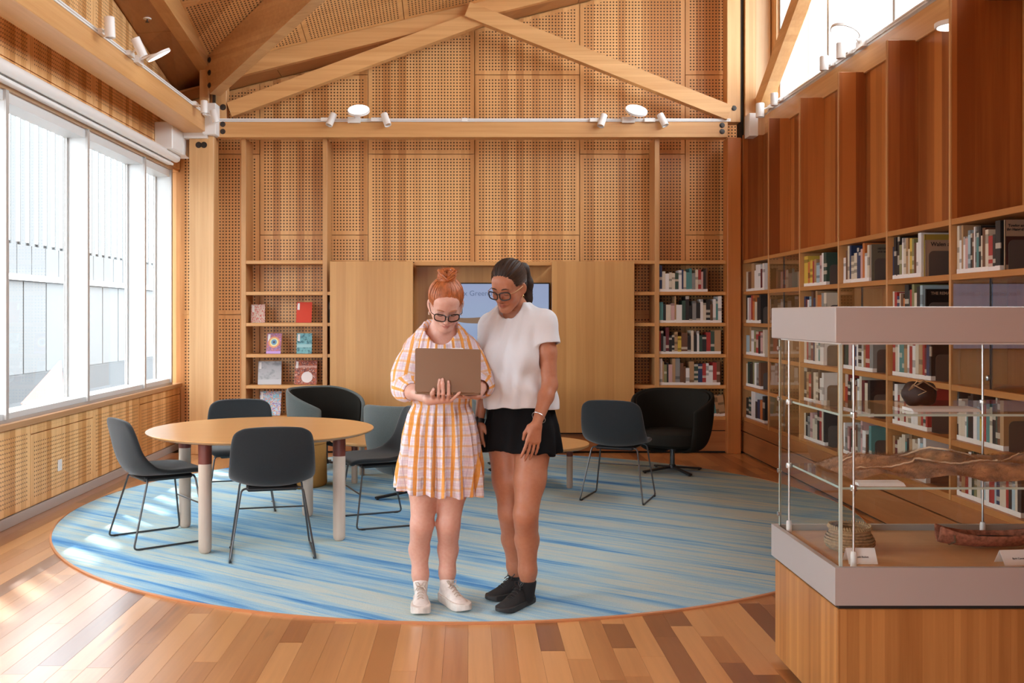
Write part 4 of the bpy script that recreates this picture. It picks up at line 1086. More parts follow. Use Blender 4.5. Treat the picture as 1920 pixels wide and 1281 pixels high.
# ================================================================== TRACK LIGHTS
def cyl_head(parent, c, d, L=.14, r=.037):
    d = Vector(d).normalized(); X = d.orthogonal().normalized(); Y = d.cross(X)
    h = MB().lathe([(0,-L/2),(r*.9,-L/2),(r,-L/2+.004),(r,L/2),(r*.86,L/2),(r*.80,L/2-.012),(0,L/2-.012)], c, 20, ax=(X,Y,d)).build('spot_head', M['white_metal'], parent)
    MB().lathe([(0,0),(r*.62,0),(r*.62,.002),(0,.002)], Vector(c)+d*(L/2-.012), 16, ax=(X,Y,d)).build('lens', M['steel'], h)
def spot(label, at_, off, aim, along, group, L=.14, r=.037):
    """track spot: adaptor on the track at at_, head offset by off, pointing to aim"""
    t = thing('track_spotlight', label, 'spotlight', at_, 0, group)
    A = Vector(along)
    MB().beam(A*-.055, A*.055, .034, .038).build('adaptor', M['white_metal'], t)
    MB().tube([(0,0,0), Vector(off)*.6, Vector(off)], .009, 8).build('stem', M['white_metal'], t)
    cyl_head(t, Vector(off), aim, L, r)
def disc(label, at_, off, nrm, along, group, r=.072):
    t = thing('track_disc_light', label, 'light', at_, 0, group); A = Vector(along); N = Vector(nrm).normalized(); X = N.orthogonal().normalized(); Y = N.cross(X)
    MB().beam(A*-.065, A*.065, .04, .06).build('driver_box', M['white_metal'], t)
    MB().tube([(0,0,0), Vector(off)*.5 + Vector((0,0,.01)), Vector(off)], .009, 8).build('stem', M['white_metal'], t)
    h = MB().lathe([(0,0),(r,0),(r,.020),(r*.94,.022),(0,.022)], Vector(off), 36, ax=(X,Y,N)).build('lamp_disc', M['white_metal'], t)
    MB().lathe([(0,0),(r*.92,0),(r*.92,.001),(0,.001)], Vector(off)+N*.022, 36, ax=(X,Y,N)).build('diffuser', M['lamp'], h)
tr = thing('light_track', 'white light track along the top of the back tie beam', 'light track', (0, 10.375, 3.457))
MB().bbox(-2.62, 2.72, -.018, .018, 0, .034, .003).build('rail', M['white_metal'], tr); MB().box(-2.6, 2.7, -.0192, -.018, .012, .020).build('rail_slot', M['frame_grey'], tr)
MB().bbox(-.08, -.02, -.024, .024, -.002, .038, .003).build('joiner', M['white_metal'], tr)
tl_ = thing('light_track', 'white light track on the left side beam above the window', 'light track', (-2.705, 4.5, 3.500))
MB().bbox(-.034, 0, -5.7, 5.7, .0, .034, .003).build('rail', M['white_metal'], tl_); MB().box(0, .0012, -5.7, 5.7, .012, .02).build('rail_slot', M['frame_grey'], tl_)
t2 = thing('light_track', 'white light track under the clerestory sill', 'light track', (3.05, 4.5, 3.530))
MB().bbox(0, .034, -5.7, 5.7, .0, .034, .003).build('rail', M['white_metal'], t2); MB().box(-.0012, 0, -5.7, 5.7, .012, .02).build('rail_slot', M['frame_grey'], t2)
G = 'track spotlights'; GD = 'round track lights'
Yt = 10.34
bxp = lambda p: (p-880)*Yt/F
spot('white track spotlight on the back beam, next to the corner, aimed down', (bxp(612), Yt, 3.474), (.055,-.03,-.005), (-.35,-.35,-1), (1,0,0), G)
disc('round white track light on the back beam near the magazine shelf', (bxp(664), Yt, 3.470), (.055,-.07,.075), (0,-.62,.78), (1,0,0), GD, .115)
spot('white track spotlight on the back beam, just right of the first round light', (bxp(706), Yt, 3.474), (.10,-.03,-.005), (.35,-.35,-1), (1,0,0), G)
spot('white track spotlight on the back beam, left of the second round light', (bxp(1116), Yt, 3.470), (.07,-.03,-.01), (-.35,-.35,-1), (1,0,0), G)
disc('round white track light on the back beam near the filled book shelves', (bxp(1178), Yt, 3.470), (.07,-.07,.075), (.12,-.62,.78), (1,0,0), GD, .115)
spot('white track spotlight on the back beam, nearest the right corner', (bxp(1218), Yt, 3.470), (.13,-.03,-.005), (.40,-.35,-1), (1,0,0), G)
lz = 3.517
spot('white cylinder spotlight on the left track, the one nearest the camera', (-2.69, 7.30, lz), (.09,-.10,.01), (.05,.0,-1), (0,1,0), G, .15, .037)
spot('white cylinder spotlight on the left track tilted beside the round light', (-2.69, 7.90, lz), (.09,-.06,.04), (.4,.3,-1), (0,1,0), G, .15, .037)
disc('round white track light on the left track', (-2.69, 8.10, lz), (.15,.02,.06), (.45,.25,-.85), (0,1,0), GD, .105)
spot('white cylinder spotlight at the far end of the left track', (-2.69, 9.78, lz), (.09,-.02,-.03), (.0,.0,-1), (0,1,0), G, .12, .034)
spot('white cylinder spotlight tilted at the left corner bracket', (-2.68, 10.12, lz-.03), (.09,.0,-.02), (.25,.1,-1), (0,1,0), G, .13, .034)
rz_ = 3.547
for (lb, y, o_, a, L, r) in (('right corner bracket', 10.05, (-.10,.02,-.03), (.0,0,-1), .14, .042), ('corner end of the right track', 9.72, (-.07,-.02,.0), (0,0,-1), .12, .036),
                       ('right track above the third fin', 8.36, (-.08,-.05,.0), (0,0,-1), .12, .036), ('right track beside the right round light', 7.98, (-.08,-.05,.005), (0,0,-1), .125, .036), ('right track, largest and nearest the camera', 6.55, (-.10,-.1,.03), (0,0,-1), .13, .036)):
    spot('white cylinder spotlight on the ' + lb, (3.04, y, rz_), o_, a, (0,1,0), G, L, r)
disc('round white track light tilted up on the right track', (3.04, 7.72, rz_), (-.14,-.05,.09), (-.38,-.1,-.9), (0,1,0), GD, .115)
dl = thing('ceiling_light', 'round white ceiling light under the perforated ceiling', 'light', (-.98, 9.42, zc(-.98, 9.42)+.02))
MB().lathe([(0,-.055),(.07,-.055),(.076,-.05),(.076,0),(0,0)], n=28).build('lamp_body', M['white_metal'], dl); MB().lathe([(0,-.0565),(.064,-.0565),(.064,-.055),(0,-.055)], n=28).build('diffuser', M['lamp'], dl)
d2 = thing('downlight', 'round white downlight half hidden behind the nearest tall fin', 'light', (3.0, 6.18, 3.235))
MB().lathe([(0,0),(.10,0),(.105,.008),(.105,.028),(0,.03)], n=28).build('lamp_body', M['white_metal'], d2); MB().lathe([(0,-.001),(.09,-.001),(.09,0),(0,0)], n=28).build('diffuser', M['lamp'], d2)
for (lb, p) in (('left soffit board', (-2.95, 9.12, 0)), ('back soffit board', (-1.06, 10.66, 0))):
    z = (zl(p[1])*.6 + rl(p[1])*.4) if p[0] < -2 else (wt(p[0])*.5 + rbm(p[0])*.5)
    s = thing('sprinkler', 'small round sprinkler head on the ' + lb, 'sprinkler', (p[0], p[1], z-.004), 0, 'sprinkler heads')
    MB().lathe([(0,-.006),(.035,-.006),(.038,-.002),(.038,.012),(0,.012)], n=20).build('escutcheon', M['white_metal'], s)
    MB().lathe([(0,-.034),(.018,-.034),(.018,-.031),(.006,-.028),(.006,-.006),(0,-.006)], n=14).build('deflector', M['bolt'], s)
# ================================================================== PEOPLE: implicit surfaces meshed with surface nets
def A(*p): return np.array(p, dtype=np.float64)
def pt(px, py, Y): return A((px-880)*Y/F, Y, H-(py-590)*Y/F)
class Field:
    def __init__(s, lo, hi, h):
        s.lo = np.array(lo, float); s.h = h; s.n = np.ceil((np.array(hi)-s.lo)/h).astype(int)+1
        s.F = np.full(s.n, 1.0, np.float32); s.ax = [s.lo[i]+h*np.arange(s.n[i]) for i in range(3)]
    def reg(s, lo, hi, pad):
        i0 = np.clip(np.floor((np.array(lo)-pad-s.lo)/s.h).astype(int), 0, s.n-1)
        i1 = np.clip(np.ceil((np.array(hi)+pad-s.lo)/s.h).astype(int)+1, 1, s.n)
        sl = tuple(slice(a, b) for a, b in zip(i0, i1))
        g = (s.ax[0][sl[0]][:,None,None], s.ax[1][sl[1]][None,:,None], s.ax[2][sl[2]][None,None,:])
        return sl, g
    def apply(s, lo, hi, fn, k=.0, op='u', pad=.015):
        sl, g = s.reg(lo, hi, pad + k)
        if min(b.stop-b.start for b in sl) < 1: return s
        d = fn(*g); f = s.F[sl]
        if op == 'u':
            if k > 0: hh = np.maximum(k-np.abs(f-d), 0)/k; r = np.minimum(f, d) - hh*hh*k*.25
            else: r = np.minimum(f, d)
        else:
            d = -d
            if k > 0: hh = np.maximum(k-np.abs(f-d), 0)/k; r = np.maximum(f, d) + hh*hh*k*.25
            else: r = np.maximum(f, d)
        s.F[sl] = r; return s
    def cone(s, a, b, ra, rb, k=.02, op='u', cut=None):
        a, b = np.array(a, float), np.array(b, float); R = max(ra, rb)
        def fn(X, Y, Z):
            d = cone_d(X, Y, Z, a, b, ra, rb)
            if cut is not None:
                c, n = cut; d = np.maximum(d, (X-c[0])*n[0]+(Y-c[1])*n[1]+(Z-c[2])*n[2])
            return d
        return s.apply(np.minimum(a,b)-R, np.maximum(a,b)+R, fn, k, op)
    def chain(s, pts, rs, k=.02, op='u'):
        for i in range(len(pts)-1): s.cone(pts[i], pts[i+1], rs[i], rs[i+1], k, op)
        return s
    def ell(s, c, r, M=None, k=.02, op='u'):
        c = np.array(c, float); r = np.array(r, float); R = max(r)
        def fn(X, Y, Z):
            x, y, z = X-c[0], Y-c[1], Z-c[2]
            if M is not None: x, y, z = (M[0][0]*x+M[1][0]*y+M[2][0]*z, M[0][1]*x+M[1][1]*y+M[2][1]*z, M[0][2]*x+M[1][2]*y+M[2][2]*z)
            k0 = np.sqrt((x/r[0])**2+(y/r[1])**2+(z/r[2])**2); k1 = np.sqrt((x/r[0]**2)**2+(y/r[1]**2)**2+(z/r[2]**2)**2)+1e-9
            return k0*(k0-1)/k1
        return s.apply(c-R, c+R, fn, k, op)
    def mesh(s, smooth=0):
        Fd = s.F; S_ = Fd < 0; n = Fd.shape
        cnt = np.zeros((n[0]-1,n[1]-1,n[2]-1), np.int8)
        cs = [(i,j,k) for i in (0,1) for j in (0,1) for k in (0,1)]
        sub = lambda a, c: a[c[0]:c[0]+n[0]-1, c[1]:c[1]+n[1]-1, c[2]:c[2]+n[2]-1]
        for c in cs: cnt += sub(S_, c)
        act = np.argwhere((cnt > 0) & (cnt < 8)); idx = np.full(cnt.shape, -1, np.int32)
        idx[act[:,0],act[:,1],act[:,2]] = np.arange(len(act))
        P = np.zeros((len(act),3)); N = np.zeros(len(act))
        vals = {c: Fd[act[:,0]+c[0], act[:,1]+c[1], act[:,2]+c[2]].astype(float) for c in cs}
        for c in cs:
            for d in range(3):
                if c[d] == 0:
                    e = list(c); e[d] = 1; e = tuple(e); f0, f1 = vals[c], vals[e]
                    m_ = (f0 < 0) != (f1 < 0); t = np.where(m_, f0/np.where(m_, f0-f1, 1), 0)
                    q = np.array(c, float)[None,:] + np.zeros((len(act),1)); q[:,d] += t
                    P += np.where(m_[:,None], q, 0); N += m_
        V = s.lo + s.h*(act + P/N[:,None]); Q = []
        for d in range(3):
            u, v = (d+1)%3, (d+2)%3
            a = [slice(0,n[i]) for i in range(3)]; b = list(a); a[d] = slice(0,n[d]-1); b[d] = slice(1,n[d])
            ed = S_[tuple(a)] != S_[tuple(b)]; E = np.argwhere(ed)
            ok = (E[:,u] > 0) & (E[:,v] > 0) & (E[:,u] < n[u]-1) & (E[:,v] < n[v]-1); E = E[ok]
            def cell(du, dv):
                c = E.copy(); c[:,u] -= du; c[:,v] -= dv; return idx[c[:,0],c[:,1],c[:,2]]
            q = np.stack([cell(1,1), cell(0,1), cell(0,0), cell(1,0)], 1)
            neg = S_[tuple(a)][tuple(E.T)]
            q[~neg] = q[~neg][:,::-1]; Q.append(q)
        Q = np.concatenate(Q); Q = Q[(Q >= 0).all(1)]
        for _ in range(smooth):
            acc = np.zeros_like(V); w = np.zeros(len(V))
            for i in range(4):
                j = (i+1) % 4; np.add.at(acc, Q[:,i], V[Q[:,j]]); np.add.at(w, Q[:,i], 1); np.add.at(acc, Q[:,j], V[Q[:,i]]); np.add.at(w, Q[:,j], 1)
            V = V*.5 + .5*acc/np.maximum(w,1)[:,None]
        return V, Q
def cone_d(X, Y, Z, a, b, ra, rb):
    ba = b-a; L = float(ba@ba)+1e-12
    t = np.clip(((X-a[0])*ba[0]+(Y-a[1])*ba[1]+(Z-a[2])*ba[2])/L, 0, 1)
    return np.sqrt((X-a[0]-t*ba[0])**2+(Y-a[1]-t*ba[1])**2+(Z-a[2]-t*ba[2])**2) - (ra+(rb-ra)*t)
def npmesh(name, V, Q, mat, parent, attrs=None):
    me = bpy.data.meshes.new(name)
    me.vertices.add(len(V)); me.vertices.foreach_set('co', V.astype(np.float32).ravel())
    me.loops.add(Q.size); me.loops.foreach_set('vertex_index', Q.astype(np.int32).ravel())
    k = Q.shape[1]; me.polygons.add(len(Q)); me.polygons.foreach_set('loop_start', np.arange(len(Q), dtype=np.int32)*k)
    me.polygons.foreach_set('use_smooth', np.ones(len(Q), dtype=bool))
    me.update(calc_edges=True); me.validate(); me.materials.append(mat)
    for k_, a in (attrs or {}).items():
        at = me.attributes.new(k_, 'FLOAT', 'POINT'); at.data.foreach_set('value', a.astype(np.float32))
    return link(bpy.data.objects.new(name, me), parent)
def Rz(a): c, s_ = math.cos(a), math.sin(a); return np.array([[c,-s_,0],[s_,c,0],[0,0,1]])
def Rx(a): c, s_ = math.cos(a), math.sin(a); return np.array([[1,0,0],[0,c,-s_],[0,s_,c]])
def Ry(a): c, s_ = math.cos(a), math.sin(a); return np.array([[c,0,s_],[0,1,0],[-s_,0,c]])
def unit(v): v = np.array(v, float); return v/np.linalg.norm(v)

def skin_mat(name, c, blush, lip):
    m = NT(name)
    a = m.n('Attribute', attribute_name='lip').outputs['Fac']; b = m.n('Attribute', attribute_name='blush').outputs['Fac']
    g = m.n('NewGeometry').outputs['Position']; f = m.noise(g, 60, 4); fr = m.noise(g, 420, 2)
    cc = m.mix(m.ramp(f, [(.35,(0,0,0,1)),(.7,(.35,.35,.35,1))]), c, blush)
    cc = m.mix(b, cc, blush); cc = m.mix(a, cc, lip)
    m.l(cc, m.p.inputs['Base Color']); m.p.inputs['Roughness'].default_value = .48; m.p.inputs['Specular IOR Level'].default_value = .4
    m.p.inputs['Subsurface Weight'].default_value = .12; m.p.inputs['Subsurface Radius'].default_value = (.012,.005,.003); m.p.inputs['Subsurface Scale'].default_value = 1
    m.bump(fr, .04, .001); return m.mat
def hair_mat(name, c1, c2):
    m = NT(name); at = m.n('Attribute', attribute_name='strand').outputs['Fac']
    f = m.noise(None, 1, 2, dim='1D'); nd = f.node; m.l(m.math('MULTIPLY', at, 46), nd.inputs['W'])
    n2 = m.noise(None, 1, 3, dim='1D'); m.l(m.math('MULTIPLY', at, 190), n2.node.inputs['W'])
    ff = m.math('ADD', m.math('MULTIPLY', f, .6), m.math('MULTIPLY', n2, .4))
    m.l(m.ramp(ff, [(.34, c2), (.62, c1)]), m.p.inputs['Base Color']); m.p.inputs['Roughness'].default_value = .55; m.p.inputs['Specular IOR Level'].default_value = .3
    m.bump(ff, .5, .003); return m.mat

def clump(h, V, st, amt=.0022):
    d = V - h.p(0,.02,.03); d = d/np.maximum(np.linalg.norm(d, axis=1), 1e-6)[:,None]
    n = np.sin(st*61) + .7*np.sin(st*97+1.3) + .5*np.sin(st*157+.4)
    return V + d*(n*amt*.5)[:,None]
def strands(h, root, gather, mat, n, z_mid, z_side, part=False, rad=(.085,.103,.092), cen=(0,.022,.040), seed=1):
    rnd = random.Random(seed); q = MB(); g = np.array(gather); c = np.array(cen); R = np.array(rad)
    gd = unit((g-c)/R)
    for i in range(n):
        a = rnd.uniform(-1.75, 1.75); z = z_mid + (z_side-z_mid)*min(1, abs(a)/1.2)**1.5 + rnd.uniform(-.004,.006)
        if part and abs(a) < .12: continue
        zz = (z-c[2])/R[2]; r = math.sqrt(max(0, 1-zz*zz)); s0 = np.array([math.sin(a)*r, -math.cos(a)*r, zz])
        om = math.acos(max(-1, min(1, float(s0@gd)))); pts = []
        for j in range(9):
            t = j/8; v = (math.sin((1-t)*om)*s0 + math.sin(t*om)*gd)/max(math.sin(om), 1e-3)
            if part: v = v + np.array([math.copysign(.10, a)*math.sin(PI*t)*.6, 0, -.10*math.sin(PI*t)*(1 if abs(a) > .5 else .3)]); v = unit(v)
            k = 1.006 + .02*math.sin(PI*t)*rnd.random()
            pts.append(h.p(*(c + v*R*k)))
        w = rnd.uniform(.0010, .0021); q.tube(pts, [w*.4]+[w]*7+[w*.7], 4)
    return q.build('hair_strands', mat, root)

class Head:
    """local frame: face toward -y, up +z, origin at the eye line in the middle of the head"""
    def __init__(s, c, yaw, pitch, roll=0, sc=1.0): s.c = np.array(c); s.R = Rz(yaw)@Rx(pitch)@Ry(roll); s.k = sc
    def p(s, x, y, z): return s.c + s.R@(np.array([x,y,z])*s.k)
    def inv(s, V): return ((V-s.c)@s.R)/s.k
    def build(s, f, neck, smile=0.0):
        p, k = s.p, s.k; e = lambda c, r, kk=.02, op='u', M=None: f.ell(p(*c), np.array(r)*k, s.R if M is None else s.R@M, kk, op)
        e((0,.018,.036), (.073,.092,.080)); e((0,-.022,-.022), (.061,.066,.085), .03); e((0,-.05,.045), (.055,.04,.042), .03)
        for q in (-1, 1):
            f.cone(p(q*.047,.0,-.045), p(q*.018,-.060,-.098), .022*k, .018*k, .03); e((q*.040,-.058,-.028), (.022,.018,.022), .025)
        e((0,-.072,-.100), (.020,.017,.016), .02)
        f.cone(p(-.034,-.079,.019), p(.034,-.079,.019), .012*k, .012*k, .02)
        for q in (-1, 1):
            e((q*.031,-.098,-.002), (.019,.014,.012), .012, 's'); e((q*.031,-.0725,-.002), (.0145,.0145,.0125), .004)
            f.cone(p(q*.018,-.083,-.0045), p(q*.044,-.078,-.005), .0036*k, .003*k, .006)
        f.cone(p(0,-.086,.006), p(0,-.108,-.034), .0075*k, .0105*k, .012); e((0,-.107,-.036), (.0115,.010,.009), .008)
        for q in (-1, 1): e((q*.0125,-.097,-.040), (.0085,.010,.007), .006)
        w = .023 + .004*smile; zz = .005*smile
        for q in (-1, 1):
            f.cone(p(q*w,-.078,-.066+zz), p(q*.006,-.0925,-.0625), .0030*k, .0062*k, .006)
            f.cone(p(q*w,-.078,-.067+zz), p(q*.005,-.0910,-.0735), .0030*k, .0072*k, .006)
        f.cone(p(-w,-.086,-.0672+zz), p(0,-.1005,-.0677), .0022*k, .0026*k, .003, 's'); f.cone(p(w,-.086,-.0672+zz), p(0,-.1005,-.0677), .0022*k, .0026*k, .003, 's')
        for q in (-1, 1):
            M_ = Rz(-q*.55); e((q*.0790,.012,-.010), (.0070,.020,.032), .008, 'u', M_); e((q*.0850,.004,-.008), (.005,.010,.020), .005, 's', M_); f.cone(p(q*.074,.004,-.036), p(q*.074,.0,-.044), .0075*k, .006*k, .008)
        f.cone(p(0,.030,-.062), neck, .047*k, .051*k, .03)
    def attrs(s, V):
        L = s.inv(V); x, y, z = L[:,0], L[:,1], L[:,2]
        lip = np.clip(1.6*(1-np.sqrt((x/.027)**2+((y+.088)/.02)**2+((z+.068)/.0115)**2)), 0, .85)
        bl = sum(np.clip(1-np.sqrt(((x-q*.043)/.024)**2+((y+.06)/.035)**2+((z+.03)/.02)**2), 0, .6) for q in (-1,1))
        bl += np.clip(1-np.sqrt((x/.014)**2+((y+.108)/.02)**2+((z+.037)/.012)**2), 0, .5)
        return lip, np.clip(bl, 0, .7)

def head_bits(h, root, brow, lens_mat, frame, temple, earring=None, gs=1.0):
    """brows, lashes, glasses: small parts of the person"""
    p, k = h.p, h.k
    for q in (-1, 1):
        MB().tube([p(q*x, y, z) for x, y, z in ((.013,-.0945,.021),(.025,-.0965,.0262),(.038,-.0920,.0268),(.049,-.0815,.021))], [.0026*k,.0036*k,.0031*k,.0014*k], 6).build('eyebrow', brow, root)
        MB().tube([p(q*x, y, z) for x, y, z in ((.017,-.0845,-.0065),(.025,-.0895,-.0092),(.034,-.0895,-.0095),(.043,-.0845,-.0075),(.048,-.080,-.005))], [.0008,.0012,.0013,.0012,.0007], 5).build('eyelashes', M['black'], root)
    gl = thing('glasses', None, None); gl.parent = root
    fr = MB(); yg = -.112
    for q in (-1, 1):
        rim = []
        for a in range(28):
            t = 2*PI*a/28; c, s_ = math.cos(t), math.sin(t)
            xx = abs(c)**.62*math.copysign(1, c)*.0238*gs; zz = abs(s_)**.66*math.copysign(1, s_)*(.0185 if s_ < 0 else .0165)*gs
            xr = q*(.0310*(.4+.6*gs)) + xx; rim.append(p(xr, yg + .20*xr*xr/.06 + .0, -.006 + zz + .0012*(1 if q*xx > 0 else 0)))
        fr.tube([Vector(r) for r in rim], .0032*k, 6, closed=True)
        ln = MB(); ln.add([Vector(r)[:] for r in rim], [list(range(28))]); ln.build('lens', lens_mat, gl)
        tp = MB().tube([p(q*.0565, yg+.010, .004), p(q*.0745, -.080, .004), p(q*.0800, -.02, .002), p(q*.0815, .016, .004), p(q*.0800, .034, -.012)], .0018*k, 6).build('temple', temple, gl)
    fr.tube([p(-.0085, yg+.001, .001), p(0, yg-.001, .004), p(.0085, yg+.001, .001)], .0022*k, 6)
    fr.build('glasses_frame', frame, gl)
    if earring:
        for q in (-1, 1): MB().tube([p(q*.081 + .006*math.cos(a)*q*.3, -.002 + .006*math.cos(a), -.052 + .008*math.sin(a)) for a in [2*PI*i/12 for i in range(12)]], .0013, 5, closed=True).build('earring', earring, root)

def hair_strands(h, V, centre):
    """strand coordinate: angle around an axis through the gather point"""
    L = h.inv(V); c = np.array(centre); d = L-c
    ax = unit(-c + np.array([0,-.005,.03])); u = unit(np.cross(ax, [1,0,0])); v = np.cross(ax, u)
    return np.arctan2(d@u, d@v)*.5

def hand(f, wrist, dirv, normal, thumb_side, sc=1.0, curl=(.35,.4,.45,.5), spread=.10, fk=.004, thumb=None, bend=1.0):
    """palm with five fingers; dirv wrist->knuckles, normal out of the palm, thumb_side toward the thumb"""
    d, n, t = unit(dirv), unit(normal), unit(thumb_side); n = unit(n - d*(n@d)); t = unit(t - d*(t@d) - n*(t@n))
    w = np.array(wrist, float); L = .088*sc; tips = []
    kn = []
    for i, (o, l) in enumerate(((.030,.97),(.0105,1.0),(-.0095,.97),(-.0275,.89))):
        k_ = w + d*L*l + t*o*sc - n*.002*abs(i-1.2); kn.append(k_)
        f.cone(w + t*o*.55*sc + d*.012, k_, .0145*sc, .0105*sc, .014)
    f.cone(w + d*.03*sc + t*.016*sc + n*.006, w + d*.05*sc - t*.012*sc + n*.006, .014*sc, .013*sc, .014)
    for i, k_ in enumerate(kn):
        ln = (.042,.047,.044,.034)[i]*sc; r = (.0086,.0090,.0085,.0075)[i]*sc; a = curl[i]*.55; sp = (.9,.2,-.4,-1.1)[i]*spread
        cur = k_; ang = 0
        dd = unit(d + t*sp)
        for j, (fl, rr) in enumerate(((1.0,.93),(.64,.86),(.52,.70))):
            ang += a*(1.0,1.25,.8)[j]*bend
            v_ = dd*math.cos(ang) + n*math.sin(ang); nx_ = cur + v_*ln*fl
            f.cone(cur, nx_, r*(1.0,.95,.88)[j], r*rr, fk); cur = nx_
        tips.append(cur)
    th = thumb or ((.020,.030,.010),(.055,.042,.020),(.085,.040,.028))
    P_ = [w + d*a*sc + t*b*sc + n*c*sc for (a, b, c) in th]
    f.cone(w + d*.012, P_[0], .016*sc, .0125*sc, .012); f.chain(P_, [.0120*sc,.0098*sc,.0078*sc], fk)
    return kn, tips, d, n, t

def shoe(root, mat_up, mat_sole, mat_lace, ankle, heel, toe, sc, style):
    """sneaker from heel to toe (floor points); ankle is the leg axis"""
    d = unit(np.array(toe)-np.array(heel)); d[2] = 0; d = unit(d); s_ = np.array([d[1], -d[0], 0.]); up = A(0,0,1); z0 = heel[2]
    L = np.linalg.norm(np.array(toe)[:2]-np.array(heel)[:2]); P_ = lambda l, w, z: np.array(heel) + d*l*L + s_*w + up*z
    st = .040 if style == 'white' else .030
    cen = P_(.5,0,.06); Rr = L*.62+.02
    def local(X, Y, Z):
        x, y, z = X-heel[0], Y-heel[1], Z-heel[2]; return (x*d[0]+y*d[1])/L, x*s_[0]+y*s_[1], z
    def half(l): return np.interp(l, [-.06,0,.05,.2,.4,.62,.78,.9,.97,1.03], [.0,.014,.026,.033,.034,.043,.045,.038,.022,.0])
    def sole(X, Y, Z):
        l, w, z = local(X,Y,Z); l, w, z = np.broadcast_arrays(l, w, z)
        hw = half(l)+.004; tl = .012*np.clip((l-.75)/.25,0,1)**2 + .006*np.clip((.08-l)/.08,0,1)
        return np.maximum(np.maximum(np.abs(w)-hw, np.maximum(z-st, tl-z))*.8, np.maximum(l-1.012, -.035-l)*L)
    f = Field(P_(.5,0,.06)-Rr, P_(.5,0,.06)+Rr, .0036); f.apply(cen-Rr, cen+Rr, sole)
    V, Q = f.mesh(1); so = npmesh('shoe_sole', V, Q, mat_sole, root)
    top = lambda l: np.interp(l, [-.03,0,.08,.22,.34,.45,.6,.75,.88,.96,1.01], [.03,.080,.088,.083,.094,.090,.068,.052,.043,.030,.010])
    def upper(X, Y, Z):
        l, w, z = local(X,Y,Z); l, w, z = np.broadcast_arrays(l, w, z)
        hw = np.maximum(half(l)-.002, .001); tp = top(l); zr = np.clip((z-st*.5)/np.maximum(tp-st*.5,.01), -1, 2)
        e = np.sqrt((w/hw)**2 + np.clip(zr,0,None)**2.6) - 1
        return np.maximum(np.maximum(e*hw*.7, st*.5-z), np.maximum(l-1.0, -.03-l)*L)
    f = Field(P_(.5,0,.06)-Rr, P_(.5,0,.06)+Rr, .0036); f.apply(cen-Rr, cen+Rr, upper)
    a = np.array(ankle); f.cone(P_(.20,0,.075), P_(.22,0,.100), .034, .037, .01)
    f.cone(P_(.20,0,.100), P_(.22,0,.16), .024, .029, .003, 's')
    V, Q = f.mesh(1); npmesh('shoe_upper', V, Q, mat_up, root)
    lc = MB()
    for i in range(5):
        l = .40 + i*.065; z = float(top(l))+.003; w = .018 - .0008*i
        lc.tube([P_(l,-w,z-.007), P_(l+.01,-w*.4,z+.001), P_(l+.018,w*.4,z+.001), P_(l+.02,w,z-.007)], .0026, 5)
    z = float(top(.38))+.006
    for q in (-1,1):
        lc.tube([P_(.40,0,z), P_(.37,q*.012,z+.018), P_(.40,q*.026,z+.020), P_(.43,q*.020,z+.006), P_(.405,0,z)], .0026, 5)
        lc.tube([P_(.40,0,z), P_(.45,q*.016,z+.003), P_(.50,q*.024,z-.010)], .0024, 5)
    lc.build('laces', mat_lace, root)
    MB().add([P_(.30,-.020,.088)[:], P_(.30,.020,.088)[:], P_(.44,.016,.084)[:], P_(.44,-.016,.084)[:], P_(.27,-.017,.118)[:], P_(.27,.017,.118)[:]], [(0,1,2,3),(4,5,1,0)]).build('tongue', mat_up, root)
    if style == 'black':
        MB().tube([P_(.18,.040,.045), P_(.35,.042,.062), P_(.52,.047,.048), P_(.60,.048,.036)], .003, 5).build('side_stripe', mat_sole, root)

# ------------------------------------------------------------------ woman in the plaid dress
wa = thing('person', 'red-haired person in an orange and white plaid dress, holding an open laptop', 'person', (0, 0, 0))
SK1 = skin_mat('fair_skin', (.64,.385,.305,1), (.55,.235,.17,1), (.42,.13,.11,1))
hA = Head(pt(836, 571, 4.87), .08, .60, .02, 1.0)
f = Field((-.42,4.40,.04), (.12,5.15,1.70), .004)
neckA = pt(828, 622, 4.965)
hA.build(f, neckA, 1.0)
shR, shL = pt(772, 655, 4.98), pt(884, 655, 4.98)
elR, elL = pt(757, 728, 4.93), pt(903, 722, 4.95)
wrR = pt(805, 749, 4.64); wrL = pt(895, 741, 4.72)
f.cone(neckA, pt(828, 690, 4.96), .052, .085, .05); f.cone(shR, shL, .040, .040, .05); f.cone(neckA+A(0,.01,-.01), shR+A(.02,0,.01), .042, .036, .04); f.cone(neckA+A(0,.01,-.01), shL+A(-.02,0,.01), .042, .036, .04); f.ell(pt(828,700,4.97), (.125,.085,.15), None, .04)
f.ell(pt(828,770,4.97), (.115,.085,.12), None, .04); f.ell(pt(828,838,4.99), (.15,.105,.11), None, .04)
f.chain([shR, elR, wrR], [.043,.036,.0225], .02); f.chain([shL, elL, wrL], [.043,.036,.0225], .02)
f.cone(elR + (wrR-elR)*.25, elR + (wrR-elR)*.35, .036, .036, .03)
for (hp_, kn_, cf, an, sgn) in ((pt(800,838,4.99), pt(791,985,4.93), pt(786,1030,4.985), pt(789,1098,4.955), 1), (pt(856,838,4.99), pt(841,985,4.95), pt(840,1030,5.0), pt(838,1092,4.985), -1)):
    f.chain([hp_, hp_*.45+kn_*.55, kn_], [.083,.072,.054], .03); f.cone(kn_ + A(0,-.012,.008), kn_ + A(0,-.010,-.02), .040, .038, .03)
    f.chain([kn_, kn_*.55+cf*.45, cf, cf*.3+an*.7, an], [.049,.046,.048,.038,.033], .03); f.cone(an, an + A(0,-.008,-.05), .032, .025, .01)
